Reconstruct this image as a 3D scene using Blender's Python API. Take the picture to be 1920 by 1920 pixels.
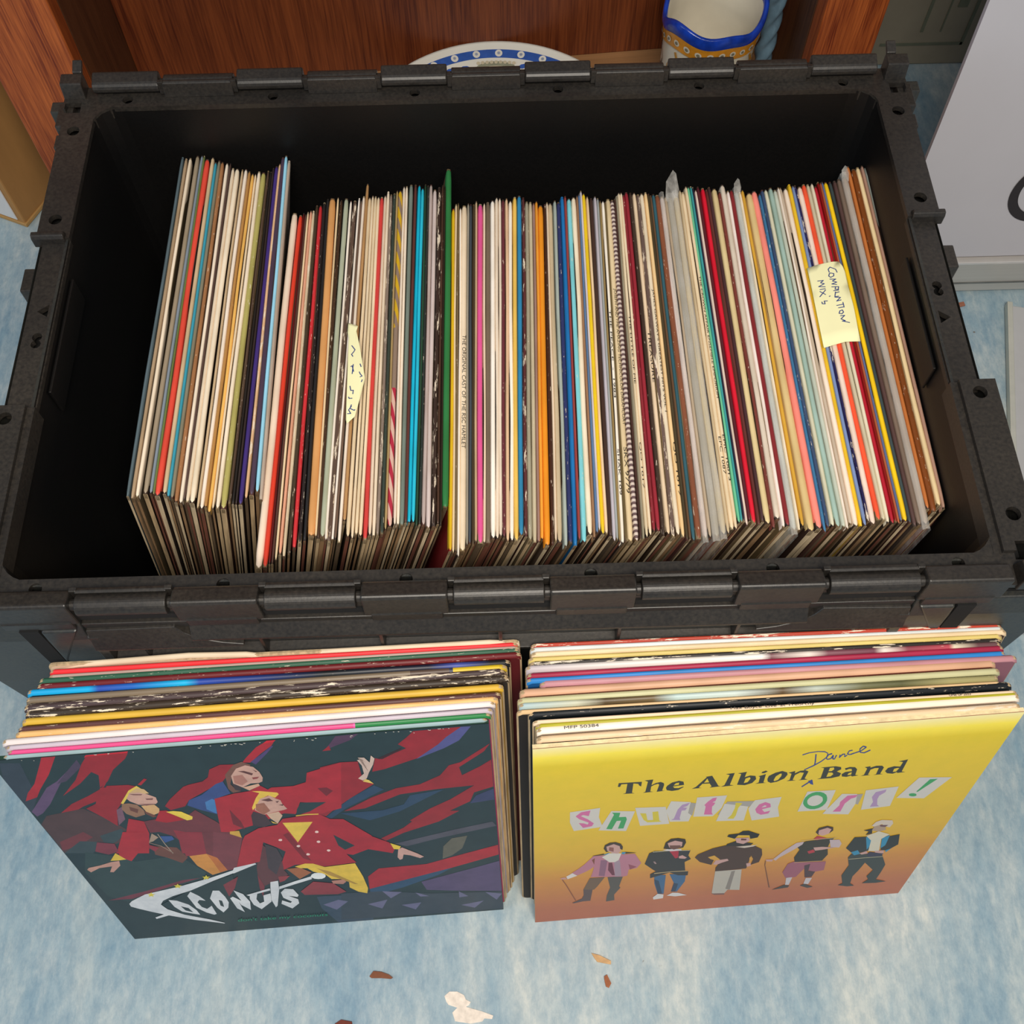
# Crate of vinyl records on a blue floor, two stacks of records leaning on its front.
import bpy, bmesh, math, random
from mathutils import Vector, Matrix
random.seed(3)
scene = bpy.context.scene
for o in list(bpy.data.objects): bpy.data.objects.remove(o)

CAM = {'loc': [0.0039, -0.24244, 0.96896], 'r': [0.999572, -0.028792, -0.005143], 'u': [0.028002, 0.891313, 0.452523], 'f': 1987.71}
COVER_LEFT = [-0.31996, -0.1488, 0.04622, 0.24942]   # bottom-left x, y, yaw, lean
COVER_RIGHT = [0.0216, -0.14555, 0.04633, 0.22871]

def lin(h):
    v = [int(h[i:i+2], 16) / 255 for i in (0, 2, 4)]
    return tuple([(c / 12.92 if c <= .04045 else ((c + .055) / 1.055) ** 2.4) for c in v] + [1.0])

# ------------------------------------------------------------------ camera, light, exposure
cd = bpy.data.cameras.new('camera'); cam = bpy.data.objects.new('camera', cd); scene.collection.objects.link(cam)
rx, ux = Vector(CAM['r']), Vector(CAM['u']); fx = ux.cross(rx)
m = Matrix((( rx.x, ux.x, -fx.x, CAM['loc'][0]), (rx.y, ux.y, -fx.y, CAM['loc'][1]), (rx.z, ux.z, -fx.z, CAM['loc'][2]), (0, 0, 0, 1)))
cam.matrix_world = m
cd.sensor_width = 36; cd.lens = CAM['f'] / 1920 * 36; cd.clip_start = .01
scene.camera = cam
scene.view_settings.view_transform = 'Standard'; scene.view_settings.look = 'None'
scene.view_settings.exposure = 0.0; scene.view_settings.gamma = 1.0; scene.view_settings.use_curve_mapping = False
w = bpy.data.worlds.new('world'); scene.world = w; w.use_nodes = True
w.node_tree.nodes['Background'].inputs[0].default_value = (.74, .85, 1.0, 1)
w.node_tree.nodes['Background'].inputs[1].default_value = .27
def area(name, loc, target, size, size_y, power, col):
    l = bpy.data.lights.new(name, 'AREA'); l.shape = 'RECTANGLE'; l.size = size; l.size_y = size_y; l.energy = power; l.color = col
    o = bpy.data.objects.new(name, l); scene.collection.objects.link(o); o.location = loc
    o.rotation_euler = (Vector(target) - Vector(loc)).to_track_quat('-Z', 'Y').to_euler()
    return o
area('shop_lamp', (.10, -.62, 1.62), (.0, .02, .2), .8, .4, 27, (1.0, .92, .81))
area('window_light', (-1.9, -.5, 1.3), (-.2, .1, .2), .9, .9, 9, (.62, .8, 1.0))

# ------------------------------------------------------------------ helpers
COL = scene.collection
def props(o, label=None, cat=None, group=None, kind=None):
    if label: o['label'] = label
    if cat: o['category'] = cat
    if group: o['group'] = group
    if kind: o['kind'] = kind
    return o
def empty(name, loc=(0, 0, 0), rz=0, **k):
    o = bpy.data.objects.new(name, None); COL.objects.link(o); o.location = loc; o.rotation_euler = (0, 0, rz)
    o.empty_display_size = .05
    return props(o, **k)
class MB:
    def __init__(s): s.v = []; s.f = []; s.m = []
    def add(s, vs, fs, mi=0):
        n = len(s.v); s.v += [tuple(v) for v in vs]; s.f += [tuple(n + i for i in f) for f in fs]; s.m += [mi] * len(fs); return s
    def box(s, x0, x1, y0, y1, z0, z1, mi=0):
        return s.add([(x0,y0,z0),(x1,y0,z0),(x1,y1,z0),(x0,y1,z0),(x0,y0,z1),(x1,y0,z1),(x1,y1,z1),(x0,y1,z1)],
                     [(3,2,1,0),(4,5,6,7),(0,1,5,4),(1,2,6,5),(2,3,7,6),(3,0,4,7)], mi)
    def prism(s, prof, x0, x1, mi=0):      # prof: (y, z) points, extruded along x
        n = len(prof)
        vs = [(x0, y, z) for y, z in prof] + [(x1, y, z) for y, z in prof]
        fs = [(i, (i+1) % n, n + (i+1) % n, n + i) for i in range(n)] + [tuple(range(n))[::-1], tuple(range(n, 2*n))]
        return s.add(vs, fs, mi)
    def cyl(s, p0, p1, r, n=14, mi=0, r1=None):
        p0, p1 = Vector(p0), Vector(p1); d = (p1 - p0).normalized()
        a = d.orthogonal().normalized(); b = d.cross(a); r1 = r if r1 is None else r1
        vs = [p0 + (a*math.cos(t) + b*math.sin(t))*r for t in [2*math.pi*i/n for i in range(n)]] + [p1 + (a*math.cos(t) + b*math.sin(t))*r1 for t in [2*math.pi*i/n for i in range(n)]]
        fs = [(i, (i+1) % n, n + (i+1) % n, n + i) for i in range(n)] + [tuple(range(n))[::-1], tuple(range(n, 2*n))]
        return s.add(vs, fs, mi)
    def lathe(s, prof, n=48, mi=0, cx=0, cy=0, fr=None, fz=None):
        k = len(prof); vs = []
        for i in range(n):
            t = 2*math.pi*i/n
            for r, z in prof:
                rr = r * (fr(t, z) if fr else 1); zz = z + (fz(t, z) if fz else 0)
                vs.append((cx + rr*math.cos(t), cy + rr*math.sin(t), zz))
        fs = [(i*k+j, ((i+1) % n)*k+j, ((i+1) % n)*k+j+1, i*k+j+1) for i in range(n) for j in range(k-1)]
        return s.add(vs, fs, mi)
    def obj(s, name, mats, parent=None, bevel=0, smooth=False, seg=2, **k):
        me = bpy.data.meshes.new(name); me.from_pydata(s.v, [], s.f)
        for mt in (mats if isinstance(mats, (list, tuple)) else [mats]): me.materials.append(mt)
        me.polygons.foreach_set('material_index', s.m)
        bm = bmesh.new(); bm.from_mesh(me); bmesh.ops.recalc_face_normals(bm, faces=bm.faces); bm.to_mesh(me); bm.free()
        if smooth: me.shade_smooth()
        o = bpy.data.objects.new(name, me); COL.objects.link(o); o.parent = parent
        if bevel:
            b = o.modifiers.new('bevel', 'BEVEL'); b.width = bevel; b.segments = seg; b.limit_method = 'ANGLE'
        return props(o, **k)
def flat(pts, z, th, name, mat, parent=None, M=None, **k):     # a thin sheet with an outline
    n = len(pts); b = MB()
    b.add([(x, y, z) for x, y in pts] + [(x, y, z - th) for x, y in pts], [tuple(range(n)), tuple(range(n, 2*n))[::-1]] + [(i, n+i, n+(i+1) % n, (i+1) % n) for i in range(n)])
    return b.obj(name, mat, parent, **k)
def sheet_triangulated(o):
    bm = bmesh.new(); bm.from_mesh(o.data); bmesh.ops.triangulate(bm, faces=bm.faces, ngon_method='EAR_CLIP'); bm.to_mesh(o.data); bm.free()

# ------------------------------------------------------------------ materials
def nt(name):
    m = bpy.data.materials.new(name); m.use_nodes = True; t = m.node_tree
    return m, t, t.nodes['Principled BSDF']
def N(t, typ, **k):
    n = t.nodes.new(typ)
    for a, v in k.items(): setattr(n, a, v)
    return n
def noise(t, scale, detail=4, stretch=None, coord='Object', rough=.55):
    tc = N(t, 'ShaderNodeTexCoord'); mp = N(t, 'ShaderNodeMapping'); t.links.new(tc.outputs[coord], mp.inputs[0])
    if stretch: mp.inputs['Scale'].default_value = stretch
    n = N(t, 'ShaderNodeTexNoise'); n.inputs['Scale'].default_value = scale; n.inputs['Detail'].default_value = detail; n.inputs['Roughness'].default_value = rough
    t.links.new(mp.outputs[0], n.inputs['Vector']); return n
def ramp(t, src, stops):
    r = N(t, 'ShaderNodeValToRGB'); t.links.new(src, r.inputs[0]); e = r.color_ramp.elements
    while len(e) < len(stops): e.new(.5)
    for i, (p, c) in enumerate(stops): e[i].position = p; e[i].color = c if len(c) == 4 else tuple(c) + (1,)
    return r
def mix(t, a, b, fac, mode='MIX'):
    n = N(t, 'ShaderNodeMix', data_type='RGBA', blend_type=mode)
    for sock, v in ((n.inputs[6], a), (n.inputs[7], b), (n.inputs[0], fac)):
        if hasattr(v, 'links'): t.links.new(v, sock)
        else: sock.default_value = v
    return n.outputs[2]
def plain(name, hexc, rough=.6, var=.12, scale=60, bump=0, stretch=None, spec=.5, metal=0):
    m, t, p = nt(name); n = noise(t, scale, 4, stretch); c = lin(hexc)
    d = tuple(x*(1-var) for x in c[:3]); l = tuple(min(1, x*(1+var)) for x in c[:3])
    r = ramp(t, n.outputs[0], [(.3, d), (.7, l)]); t.links.new(r.outputs[0], p.inputs['Base Color'])
    p.inputs['Roughness'].default_value = rough; p.inputs['Specular IOR Level'].default_value = spec; p.inputs['Metallic'].default_value = metal
    if bump:
        b = N(t, 'ShaderNodeBump'); b.inputs['Strength'].default_value = bump; b.inputs['Distance'].default_value = .002; t.links.new(n.outputs[0], b.inputs['Height']); t.links.new(b.outputs[0], p.inputs['Normal'])
    return m
WHITE_ = (1, 1, 1, 1)
def sleeve_mat(name, wear, rough=.5, axis='Y'):                # colour comes from the object, wear from noise
    m, t, p = nt(name); oi = N(t, 'ShaderNodeObjectInfo')
    st = (1, .12, 1) if axis == 'Y' else (.12, 1, 1)
    tc = N(t, 'ShaderNodeTexCoord'); add = N(t, 'ShaderNodeVectorMath', operation='ADD'); t.links.new(tc.outputs['Object'], add.inputs[0])
    sc = N(t, 'ShaderNodeVectorMath', operation='SCALE'); t.links.new(oi.outputs['Location'], sc.inputs[0]); sc.inputs['Scale'].default_value = 13.7
    t.links.new(sc.outputs[0], add.inputs[1])
    mp = N(t, 'ShaderNodeMapping'); mp.inputs['Scale'].default_value = st; t.links.new(add.outputs[0], mp.inputs[0])
    n = N(t, 'ShaderNodeTexNoise'); n.inputs['Scale'].default_value = 900 if wear < 2 else 420; n.inputs['Detail'].default_value = 5; n.inputs['Roughness'].default_value = .7; t.links.new(mp.outputs[0], n.inputs['Vector'])
    big = N(t, 'ShaderNodeTexNoise'); big.inputs['Scale'].default_value = 25; big.inputs['Detail'].default_value = 3; t.links.new(add.outputs[0], big.inputs['Vector'])
    sh = ramp(t, big.outputs[0], [(.3, (.84, .83, .80)), (.62, (1, 1, 1))])
    base = mix(t, oi.outputs['Color'], sh.outputs[0], 1.0, 'MULTIPLY')
    thr = {0: .735, 1: .64, 2: .56}[wear]
    mk = ramp(t, n.outputs[0], [(thr, (0, 0, 0)), (thr + .02, (1, 1, 1))])
    c = mix(t, base, lin('e8d8c0'), mk.outputs[0])
    t.links.new(c, p.inputs['Base Color']); p.inputs['Roughness'].default_value = rough; p.inputs['Specular IOR Level'].default_value = .4
    return m
def stripe_mat(name, cols, scale, axis):                       # printed stripes along a spine
    m, t, p = nt(name); tc = N(t, 'ShaderNodeTexCoord'); sp = N(t, 'ShaderNodeSeparateXYZ'); t.links.new(tc.outputs['Object'], sp.inputs[0])
    mu = N(t, 'ShaderNodeMath', operation='MULTIPLY'); mu.inputs[1].default_value = scale; t.links.new(sp.outputs[axis], mu.inputs[0])
    fr = N(t, 'ShaderNodeMath', operation='FRACT'); t.links.new(mu.outputs[0], fr.inputs[0])
    r = ramp(t, fr.outputs[0], [(0, lin(cols[0])), (.5, lin(cols[1]))]); r.color_ramp.interpolation = 'CONSTANT'
    t.links.new(r.outputs[0], p.inputs['Base Color']); p.inputs['Roughness'].default_value = .5
    return m
def grad_mat(name, stops, length, interp='LINEAR'):
    m, t, p = nt(name); tc = N(t, 'ShaderNodeTexCoord'); sp = N(t, 'ShaderNodeSeparateXYZ'); t.links.new(tc.outputs['Object'], sp.inputs[0])
    mu = N(t, 'ShaderNodeMath', operation='DIVIDE'); mu.inputs[1].default_value = length; t.links.new(sp.outputs[0], mu.inputs[0])
    r = ramp(t, mu.outputs[0], [(a, lin(b)) for a, b in stops]); r.color_ramp.interpolation = interp
    n = noise(t, 900, 5, (.12, 1, 1)); mk = ramp(t, n.outputs[0], [(.70, (0, 0, 0)), (.73, (1, 1, 1))])
    t.links.new(mix(t, r.outputs[0], lin('e8d8c0'), mk.outputs[0]), p.inputs['Base Color']); p.inputs['Roughness'].default_value = .45
    return m
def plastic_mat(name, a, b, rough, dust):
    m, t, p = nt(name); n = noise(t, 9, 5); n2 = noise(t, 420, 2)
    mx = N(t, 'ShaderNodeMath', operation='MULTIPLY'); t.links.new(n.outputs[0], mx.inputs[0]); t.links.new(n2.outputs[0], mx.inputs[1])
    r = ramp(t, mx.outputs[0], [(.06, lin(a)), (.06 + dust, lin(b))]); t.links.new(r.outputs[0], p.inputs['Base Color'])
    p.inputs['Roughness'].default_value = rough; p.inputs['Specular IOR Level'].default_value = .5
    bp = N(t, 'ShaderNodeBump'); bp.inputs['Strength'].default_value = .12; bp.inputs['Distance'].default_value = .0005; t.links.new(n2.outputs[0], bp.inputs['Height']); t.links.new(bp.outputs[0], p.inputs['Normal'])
    return m
def wood_mat(name, dark, light, scale=1.0, rough=.45):
    m, t, p = nt(name); n = noise(t, 7*scale, 6, (9, 9, .4), rough=.6); n2 = noise(t, 75*scale, 3, (7, 7, .22))
    ad = N(t, 'ShaderNodeMath', operation='ADD'); t.links.new(n.outputs[0], ad.inputs[0]); t.links.new(n2.outputs[0], ad.inputs[1])
    r = ramp(t, ad.outputs[0], [(.80, lin(dark)), (1.0, tuple((x+y)/2 for x, y in zip(lin(dark), lin(light)))), (1.18, lin(light))])
    r.color_ramp.elements[0].position = .36; r.color_ramp.elements[1].position = .5; r.color_ramp.elements[2].position = .66
    hf = N(t, 'ShaderNodeMath', operation='MULTIPLY'); hf.inputs[1].default_value = .5; t.links.new(ad.outputs[0], hf.inputs[0]); t.links.new(hf.outputs[0], r.inputs[0])
    t.links.new(r.outputs[0], p.inputs['Base Color']); p.inputs['Roughness'].default_value = rough
    return m
def vcol_mat(name, lo=.80, hi=1.16, rough=.42, spec=.4):
    m, t, p = nt(name); a = N(t, 'ShaderNodeVertexColor', layer_name='print'); n = noise(t, 55, 6, rough=.7)
    r = ramp(t, n.outputs[0], [(.3, (lo, lo*1.02, lo*1.04)), (.7, (hi, hi*.98, hi*.96))])
    t.links.new(mix(t, a.outputs[0], r.outputs[0], 1.0, 'MULTIPLY'), p.inputs['Base Color']); p.inputs['Roughness'].default_value = rough; p.inputs['Specular IOR Level'].default_value = spec
    return m
def clear_mat(name, alpha, hexc):
    m, t, p = nt(name); out = t.nodes['Material Output']; tr = N(t, 'ShaderNodeBsdfTransparent'); mx = N(t, 'ShaderNodeMixShader')
    n = noise(t, 130, 4, (1, .3, 1)); r = ramp(t, n.outputs[0], [(.35, (alpha*.6,)*3), (.7, (min(1, alpha*1.7),)*3)])
    p.inputs['Base Color'].default_value = lin(hexc); p.inputs['Roughness'].default_value = .22
    t.links.new(r.outputs[0], mx.inputs[0]); t.links.new(tr.outputs[0], mx.inputs[1]); t.links.new(p.outputs[0], mx.inputs[2]); t.links.new(mx.outputs[0], out.inputs[0])
    return m

M = {}
M['spine0'] = sleeve_mat('spine_card', 0); M['spine1'] = sleeve_mat('spine_card_scuffed', 1); M['spine2'] = sleeve_mat('spine_card_torn', 2)
M['face'] = sleeve_mat('sleeve_card', 0, .55); M['edge'] = plain('cardboard_edge', 'b59c78', .8, .35, 300, stretch=(1, 1, .1))
M['xspine0'] = sleeve_mat('top_card', 0, .5, 'X'); M['xspine1'] = sleeve_mat('top_card_scuffed', 1, .5, 'X'); M['xspine2'] = sleeve_mat('top_card_torn', 2, .5, 'X')
M['plast'] = plastic_mat('black_plastic', '191818', '3b3630', .40, .42); M['plast_in_shade'] = plastic_mat('black_plastic_inside_shaded', '030303', '0b0908', .5, .3)  # inside copy is near black: the tub's shade is put into its colour
M['plast_side'] = plastic_mat('black_plastic_side', '1c1f23', '33332f', .4, .25)
M['shade_black'] = plain('painted_gap_shade', '020202', .9, .1)  # black that stands in for shade in holes and gaps
M['ink'] = plain('blue_ink', '2a3f80', .5); M['black_ink'] = plain('black_ink', '1a1714', .6)
M['note'] = plain('yellow_note', 'f2eebb', .75, .04, 20); M['clear'] = clear_mat('clear_polythene', .30, 'd8d4cc')
M['print'] = vcol_mat('dark_cover_print'); M['print2'] = vcol_mat('yellow_cover_print', .93, 1.02)

RECORDS = [
    (-0.2573, 0.1093, -0.2543, 0.4373, 0.3172, -0.2981, 0.0024, 'slate blue grey', '5d6f78', {}),
    (-0.2539, 0.1077, -0.2512, 0.4366, 0.3171, -0.2955, 0.0026, 'tan', 'b39a7c', {}),
    (-0.2507, 0.1083, -0.2478, 0.4337, 0.317, -0.2929, 0.0028, 'white', 'fbead2', {}),
    (-0.2453, 0.1108, -0.2421, 0.4309, 0.3168, -0.2885, 0.0035, 'taupe grey', 'a3937c', {}),
    (-0.2416, 0.111, -0.2385, 0.43, 0.3167, -0.2856, 0.0024, 'pale slate blue', '8b97a6', {}),
    (-0.2395, 0.1108, -0.2367, 0.4314, 0.3167, -0.2841, 0.0012, 'olive green', '6f8048', {}),
    (-0.2368, 0.1091, -0.2338, 0.4259, 0.3166, -0.2818, 0.0041, 'coral red', 'e8503f', {}),
    (-0.2321, 0.1107, -0.2294, 0.428, 0.3164, -0.2782, 0.0032, 'pale tan', 'd6bb95', {}),
    (-0.2292, 0.1081, -0.2265, 0.4225, 0.3163, -0.2759, 0.0024, 'sky blue', '3fa3bd', {}),
    (-0.2265, 0.1072, -0.2238, 0.4244, 0.3162, -0.2738, 0.0028, 'greenish grey', '8b8773', {}),
    (-0.2234, 0.1039, -0.221, 0.4249, 0.3161, -0.2714, 0.003, 'scuffed brown', 'a5734b', {'w': 1}),
    (-0.22, 0.103, -0.217, 0.4215, 0.316, -0.2685, 0.0028, 'white', 'fbebd6', {}),
    (-0.2178, 0.1057, -0.2143, 0.4213, 0.3159, -0.2666, 0.0016, 'dark mauve', '5c463f', {}),
    (-0.2156, 0.1039, -0.2117, 0.4159, 0.3158, -0.2647, 0.0028, 'cream', 'ecd8bd', {}),
    (-0.2122, 0.1031, -0.2081, 0.4154, 0.3157, -0.2619, 0.0039, 'cream white', 'f8e8ce', {}),
    (-0.2079, 0.099, -0.2038, 0.4144, 0.3156, -0.2585, 0.002, 'sand', 'cdb28d', {}),
    (-0.2051, 0.0983, -0.2009, 0.4148, 0.3155, -0.2563, 0.003, 'white', 'fdeedd', {}),
    (-0.2026, 0.0997, -0.1979, 0.4125, 0.3154, -0.254, 0.0026, 'ochre', 'bd8c50', {}),
    (-0.1997, 0.0954, -0.195, 0.4097, 0.3153, -0.2517, 0.0026, 'golden', 'f0bb62', {}),
    (-0.1974, 0.0981, -0.1927, 0.4095, 0.3152, -0.2499, 0.0016, 'cream', 'f3dcb8', {}),
    (-0.1942, 0.0985, -0.1899, 0.4122, 0.3151, -0.2476, 0.003, 'white', 'f9e8d0', {}),
    (-0.1902, 0.0983, -0.1862, 0.4111, 0.3149, -0.2445, 0.0041, 'mottled olive green', 'b3aa62', {'w': 1}),
    (-0.1864, 0.1025, -0.1825, 0.413, 0.3148, -0.2415, 0.0022, 'dark brown with worn edges', '5a4638', {'w': 1}),
    (-0.1839, 0.102, -0.1802, 0.412, 0.3147, -0.2396, 0.002, 'black', '26201d', {}),
    (-0.1817, 0.1017, -0.1785, 0.4162, 0.3146, -0.2381, 0.0018, 'charcoal', '382c28', {}),
    (-0.1787, 0.1015, -0.1759, 0.4181, 0.3145, -0.2357, 0.0032, 'purple', '42307a', {}),
    (-0.1752, 0.106, -0.1734, 0.4209, 0.3145, -0.233, 0.0024, 'badly scuffed orange and cream', 'e3b78c', {'w': 2}),
    (-0.1716, 0.1089, -0.1713, 0.4291, 0.3144, -0.2305, 0.0036, 'dark plum', '4b3a4c', {}),
    (-0.1679, 0.111, -0.1689, 0.4344, 0.3143, -0.2278, 0.0028, 'light sky blue', '9bd8f2', {}),
    (-0.1648, 0.1054, -0.1661, 0.432, 0.3142, -0.2253, 0.0028, 'warm grey', 'b8a797', {}),
    (-0.1633, 0.0544, -0.1587, 0.3706, 0.3101, -0.2213, 0.005, 'thick ivory', 'f2dcc6', {'t': 1, 'lt': 'speck'}),
    (-0.159, 0.0552, -0.1538, 0.3683, 0.31, -0.2174, 0.0034, 'bright red', 'e0402a', {'t': 1}),
    (-0.1562, 0.0575, -0.1514, 0.3706, 0.3099, -0.2151, 0.0014, 'dark red', '5c1614', {}),
    (-0.1543, 0.0576, -0.1498, 0.369, 0.3099, -0.2135, 0.0018, 'brown', '5a3a32', {}),
    (-0.1521, 0.0607, -0.148, 0.3718, 0.3098, -0.2118, 0.0018, 'cream', 'f0d8b0', {}),
    (-0.1495, 0.0645, -0.1457, 0.373, 0.3098, -0.2097, 0.0022, 'peach', 'e6a688', {}),
    (-0.1468, 0.0634, -0.1436, 0.3729, 0.3097, -0.2075, 0.0024, 'torn cream and blue', 'd9c4a4', {'w': 2}),
    (-0.1435, 0.0647, -0.1411, 0.3787, 0.3096, -0.205, 0.0026, 'dark olive brown', '473a2a', {'w': 1}),
    (-0.1402, 0.0691, -0.1381, 0.3785, 0.3096, -0.2022, 0.003, 'crimson with tan edges', 'cf3338', {'w': 1}),
    (-0.1366, 0.0732, -0.1352, 0.3817, 0.3095, -0.1994, 0.0028, 'black', '2a2120', {'w': 1}),
    (-0.1333, 0.0747, -0.1326, 0.3856, 0.3094, -0.1968, 0.0024, 'black', '262526', {}),
    (-0.129, 0.0782, -0.1288, 0.3843, 0.3093, -0.1933, 0.0054, 'wide tan orange', 'd99d60', {'t': 1}),
    (-0.1258, 0.0775, -0.1243, 0.3873, 0.3092, -0.1899, 0.0014, 'cream', 'f0d4a8', {}),
    (-0.1241, 0.0761, -0.1215, 0.3836, 0.3091, -0.188, 0.0026, 'dark brown', '47301f', {'w': 1}),
    (-0.1213, 0.0773, -0.1174, 0.386, 0.309, -0.1849, 0.0038, 'pale grey green', 'aeb49c', {}),
    (-0.1188, 0.0748, -0.1136, 0.3835, 0.3089, -0.1822, 0.002, 'white', 'fcefe0', {}),
    (-0.1165, 0.0732, -0.1103, 0.3835, 0.3089, -0.1797, 0.0032, 'brown speckled', '5f4a3e', {'w': 2}),
    (-0.1142, 0.0757, -0.1069, 0.3861, 0.3088, -0.1773, 0.0018, 'white', 'fff3e6', {}),
    (-0.1123, 0.0755, -0.1052, 0.3836, 0.3087, -0.1756, 0.0016, 'mauve brown', '705848', {}),
    (-0.1096, 0.0728, -0.1032, 0.3882, 0.3087, -0.1736, 0.0024, 'white', 'f4e4d2', {}),
    (-0.1066, 0.0893, -0.1005, 0.4021, 0.3086, -0.1711, 0.0024, 'tall bent tan', 'b98d5c', {'tall': 24}),
    (-0.1038, 0.077, -0.0983, 0.387, 0.3085, -0.1689, 0.0028, 'cream', 'e6cfab', {}),
    (-0.1007, 0.0756, -0.0958, 0.3887, 0.3085, -0.1665, 0.0022, 'cream', 'edd8b8', {}),
    (-0.098, 0.0788, -0.0935, 0.3881, 0.3084, -0.1643, 0.0024, 'pale cream', 'e9d3b0', {}),
    (-0.0951, 0.0773, -0.0911, 0.3876, 0.3083, -0.162, 0.0026, 'cream', 'f2dcba', {}),
    (-0.0917, 0.0748, -0.0884, 0.3874, 0.3082, -0.1593, 0.003, 'salmon red', 'd8433f', {}),
    (-0.0887, 0.0779, -0.0856, 0.3889, 0.3082, -0.1568, 0.0024, 'pinkish cream', 'e6d0b8', {}),
    (-0.0859, 0.078, -0.0832, 0.3933, 0.3081, -0.1545, 0.0024, 'cream', 'efdcc2', {}),
    (-0.0833, 0.0777, -0.0808, 0.3901, 0.308, -0.1523, 0.0024, 'mottled grey brown', '8d7c70', {'w': 2}),
    (-0.0803, 0.0788, -0.0781, 0.3912, 0.3079, -0.1498, 0.0026, 'dark green speckled', '38423a', {'w': 1}),
    (-0.0779, 0.0819, -0.0759, 0.3944, 0.3079, -0.1478, 0.0016, 'tan', 'b59a68', {}),
    (-0.075, 0.0843, -0.0732, 0.3942, 0.3078, -0.1454, 0.0036, 'taupe with yellow and red stripes', '8d7868', {'stripe': 1}),
    (-0.0716, 0.0855, -0.0703, 0.3988, 0.3077, -0.1426, 0.002, 'cream', 'f1e0cc', {}),
    (-0.0693, 0.0855, -0.0681, 0.3992, 0.3076, -0.1406, 0.0022, 'cream white', 'f8e6cf', {}),
    (-0.0666, 0.0852, -0.0644, 0.4006, 0.3075, -0.1378, 0.0032, 'sage grey', '77847a', {}),
    (-0.064, 0.0873, -0.0608, 0.4007, 0.3074, -0.1351, 0.0024, 'maroon brown', '60352e', {}),
    (-0.0616, 0.0871, -0.0576, 0.4001, 0.3074, -0.1326, 0.0026, 'bright cyan', '14b9da', {}),
    (-0.0588, 0.0873, -0.0549, 0.3968, 0.3073, -0.1298, 0.0026, 'bright cyan', '2cc0dc', {}),
    (-0.0564, 0.0842, -0.0526, 0.4008, 0.3074, -0.1274, 0.0018, 'dark green', '2a4a34', {}),
    (-0.0542, 0.0858, -0.0505, 0.3994, 0.3074, -0.1252, 0.002, 'blackish green', '2c3430', {'w': 1}),
    (-0.0516, 0.085, -0.048, 0.4003, 0.3074, -0.1226, 0.0028, 'pinkish grey', 'bcaaa4', {}),
    (-0.0482, 0.0824, -0.0447, 0.3948, 0.3074, -0.1192, 0.0032, 'pale lilac grey', 'd4c3be', {}),
    (-0.0444, 0.084, -0.0411, 0.3973, 0.3074, -0.1154, 0.003, 'black with white scuffs', '3a2a22', {'w': 2}),
    (-0.0415, 0.0856, -0.0383, 0.3992, 0.3074, -0.1125, 0.002, 'dark brown', '4c3426', {'w': 1}),
    (-0.0396, 0.0842, -0.0366, 0.398, 0.3074, -0.1107, 0.0012, 'black', '2e2418', {}),
    (-0.0363, 0.0982, -0.0333, 0.4172, 0.3074, -0.1073, 0.0048, 'tall green', '2f7a42', {'tall': 32}),
    (-0.033, 0.0646, -0.0296, 0.3733, 0.3075, -0.1037, 0.0024, 'yellow with a red side', 'e2b81c', {'panel': '8a1c1c', 't': 1}),
    (-0.0309, 0.0631, -0.0273, 0.3783, 0.3075, -0.1015, 0.0016, 'cream', 'efd6ac', {}),
    (-0.0291, 0.0637, -0.0255, 0.3794, 0.3075, -0.0996, 0.0016, 'olive brown', '7a6646', {'w': 1}),
    (-0.0275, 0.0597, -0.0238, 0.3742, 0.3075, -0.098, 0.0014, 'white', 'fdf0dd', {'long': 12}),
    (-0.0245, 0.0642, -0.0205, 0.3764, 0.3075, -0.0948, 0.0044, 'cream with small black lettering', 'f3dec0', {'t': 1, 'text': 'THE ORIGINAL CAST OF THE RSC HAMLET', 'textv': (0.42, 0.74)}),
    (-0.0214, 0.0684, -0.0173, 0.3789, 0.3075, -0.0915, 0.0014, 'grey', 'a09888', {}),
    (-0.0195, 0.0697, -0.0153, 0.377, 0.3075, -0.0895, 0.0022, 'dark blue grey', '454c54', {}),
    (-0.0172, 0.0688, -0.0129, 0.3773, 0.3076, -0.0872, 0.002, 'dark brown', '4a3a28', {}),
    (-0.0152, 0.0707, -0.0107, 0.381, 0.3076, -0.085, 0.0018, 'tan', 'cdb08a', {}),
    (-0.0121, 0.0696, -0.0074, 0.3772, 0.3076, -0.0817, 0.0038, 'hot pink', 'e85a9c', {}),
    (-0.0093, 0.0697, -0.0042, 0.3786, 0.3076, -0.0787, 0.0018, 'cream', 'efd8bc', {}),
    (-0.0066, 0.07, -0.0012, 0.3793, 0.3076, -0.0758, 0.0034, 'brown grey', '776655', {}),
    (-0.0032, 0.0732, 0.0027, 0.3811, 0.3076, -0.072, 0.0034, 'white', 'fff6ea', {}),
    (-0.0003, 0.0728, 0.0061, 0.3843, 0.3076, -0.0688, 0.0024, 'cream', 'f1dfc9', {}),
    (0.0021, 0.0746, 0.0087, 0.3832, 0.3077, -0.0663, 0.0022, 'cream', 'f0e0cc', {}),
    (0.0044, 0.0737, 0.0113, 0.3811, 0.3077, -0.0638, 0.0026, 'maroon', '6a3038', {'w': 1}),
    (0.0068, 0.0705, 0.0142, 0.3829, 0.3077, -0.0611, 0.0024, 'peach', 'e8c29c', {}),
    (0.0097, 0.0708, 0.0173, 0.3802, 0.3077, -0.058, 0.0028, 'white', 'fff6e8', {}),
    (0.0129, 0.0709, 0.0211, 0.3842, 0.3077, -0.0545, 0.0032, 'pale yellow', 'f0c45c', {}),
    (0.0163, 0.0748, 0.0248, 0.3854, 0.3077, -0.0508, 0.0034, 'blue', '2f86b4', {}),
    (0.0196, 0.0739, 0.028, 0.3835, 0.3077, -0.0475, 0.0024, 'maroon with torn cream edge', '5f3030', {'w': 2}),
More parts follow.
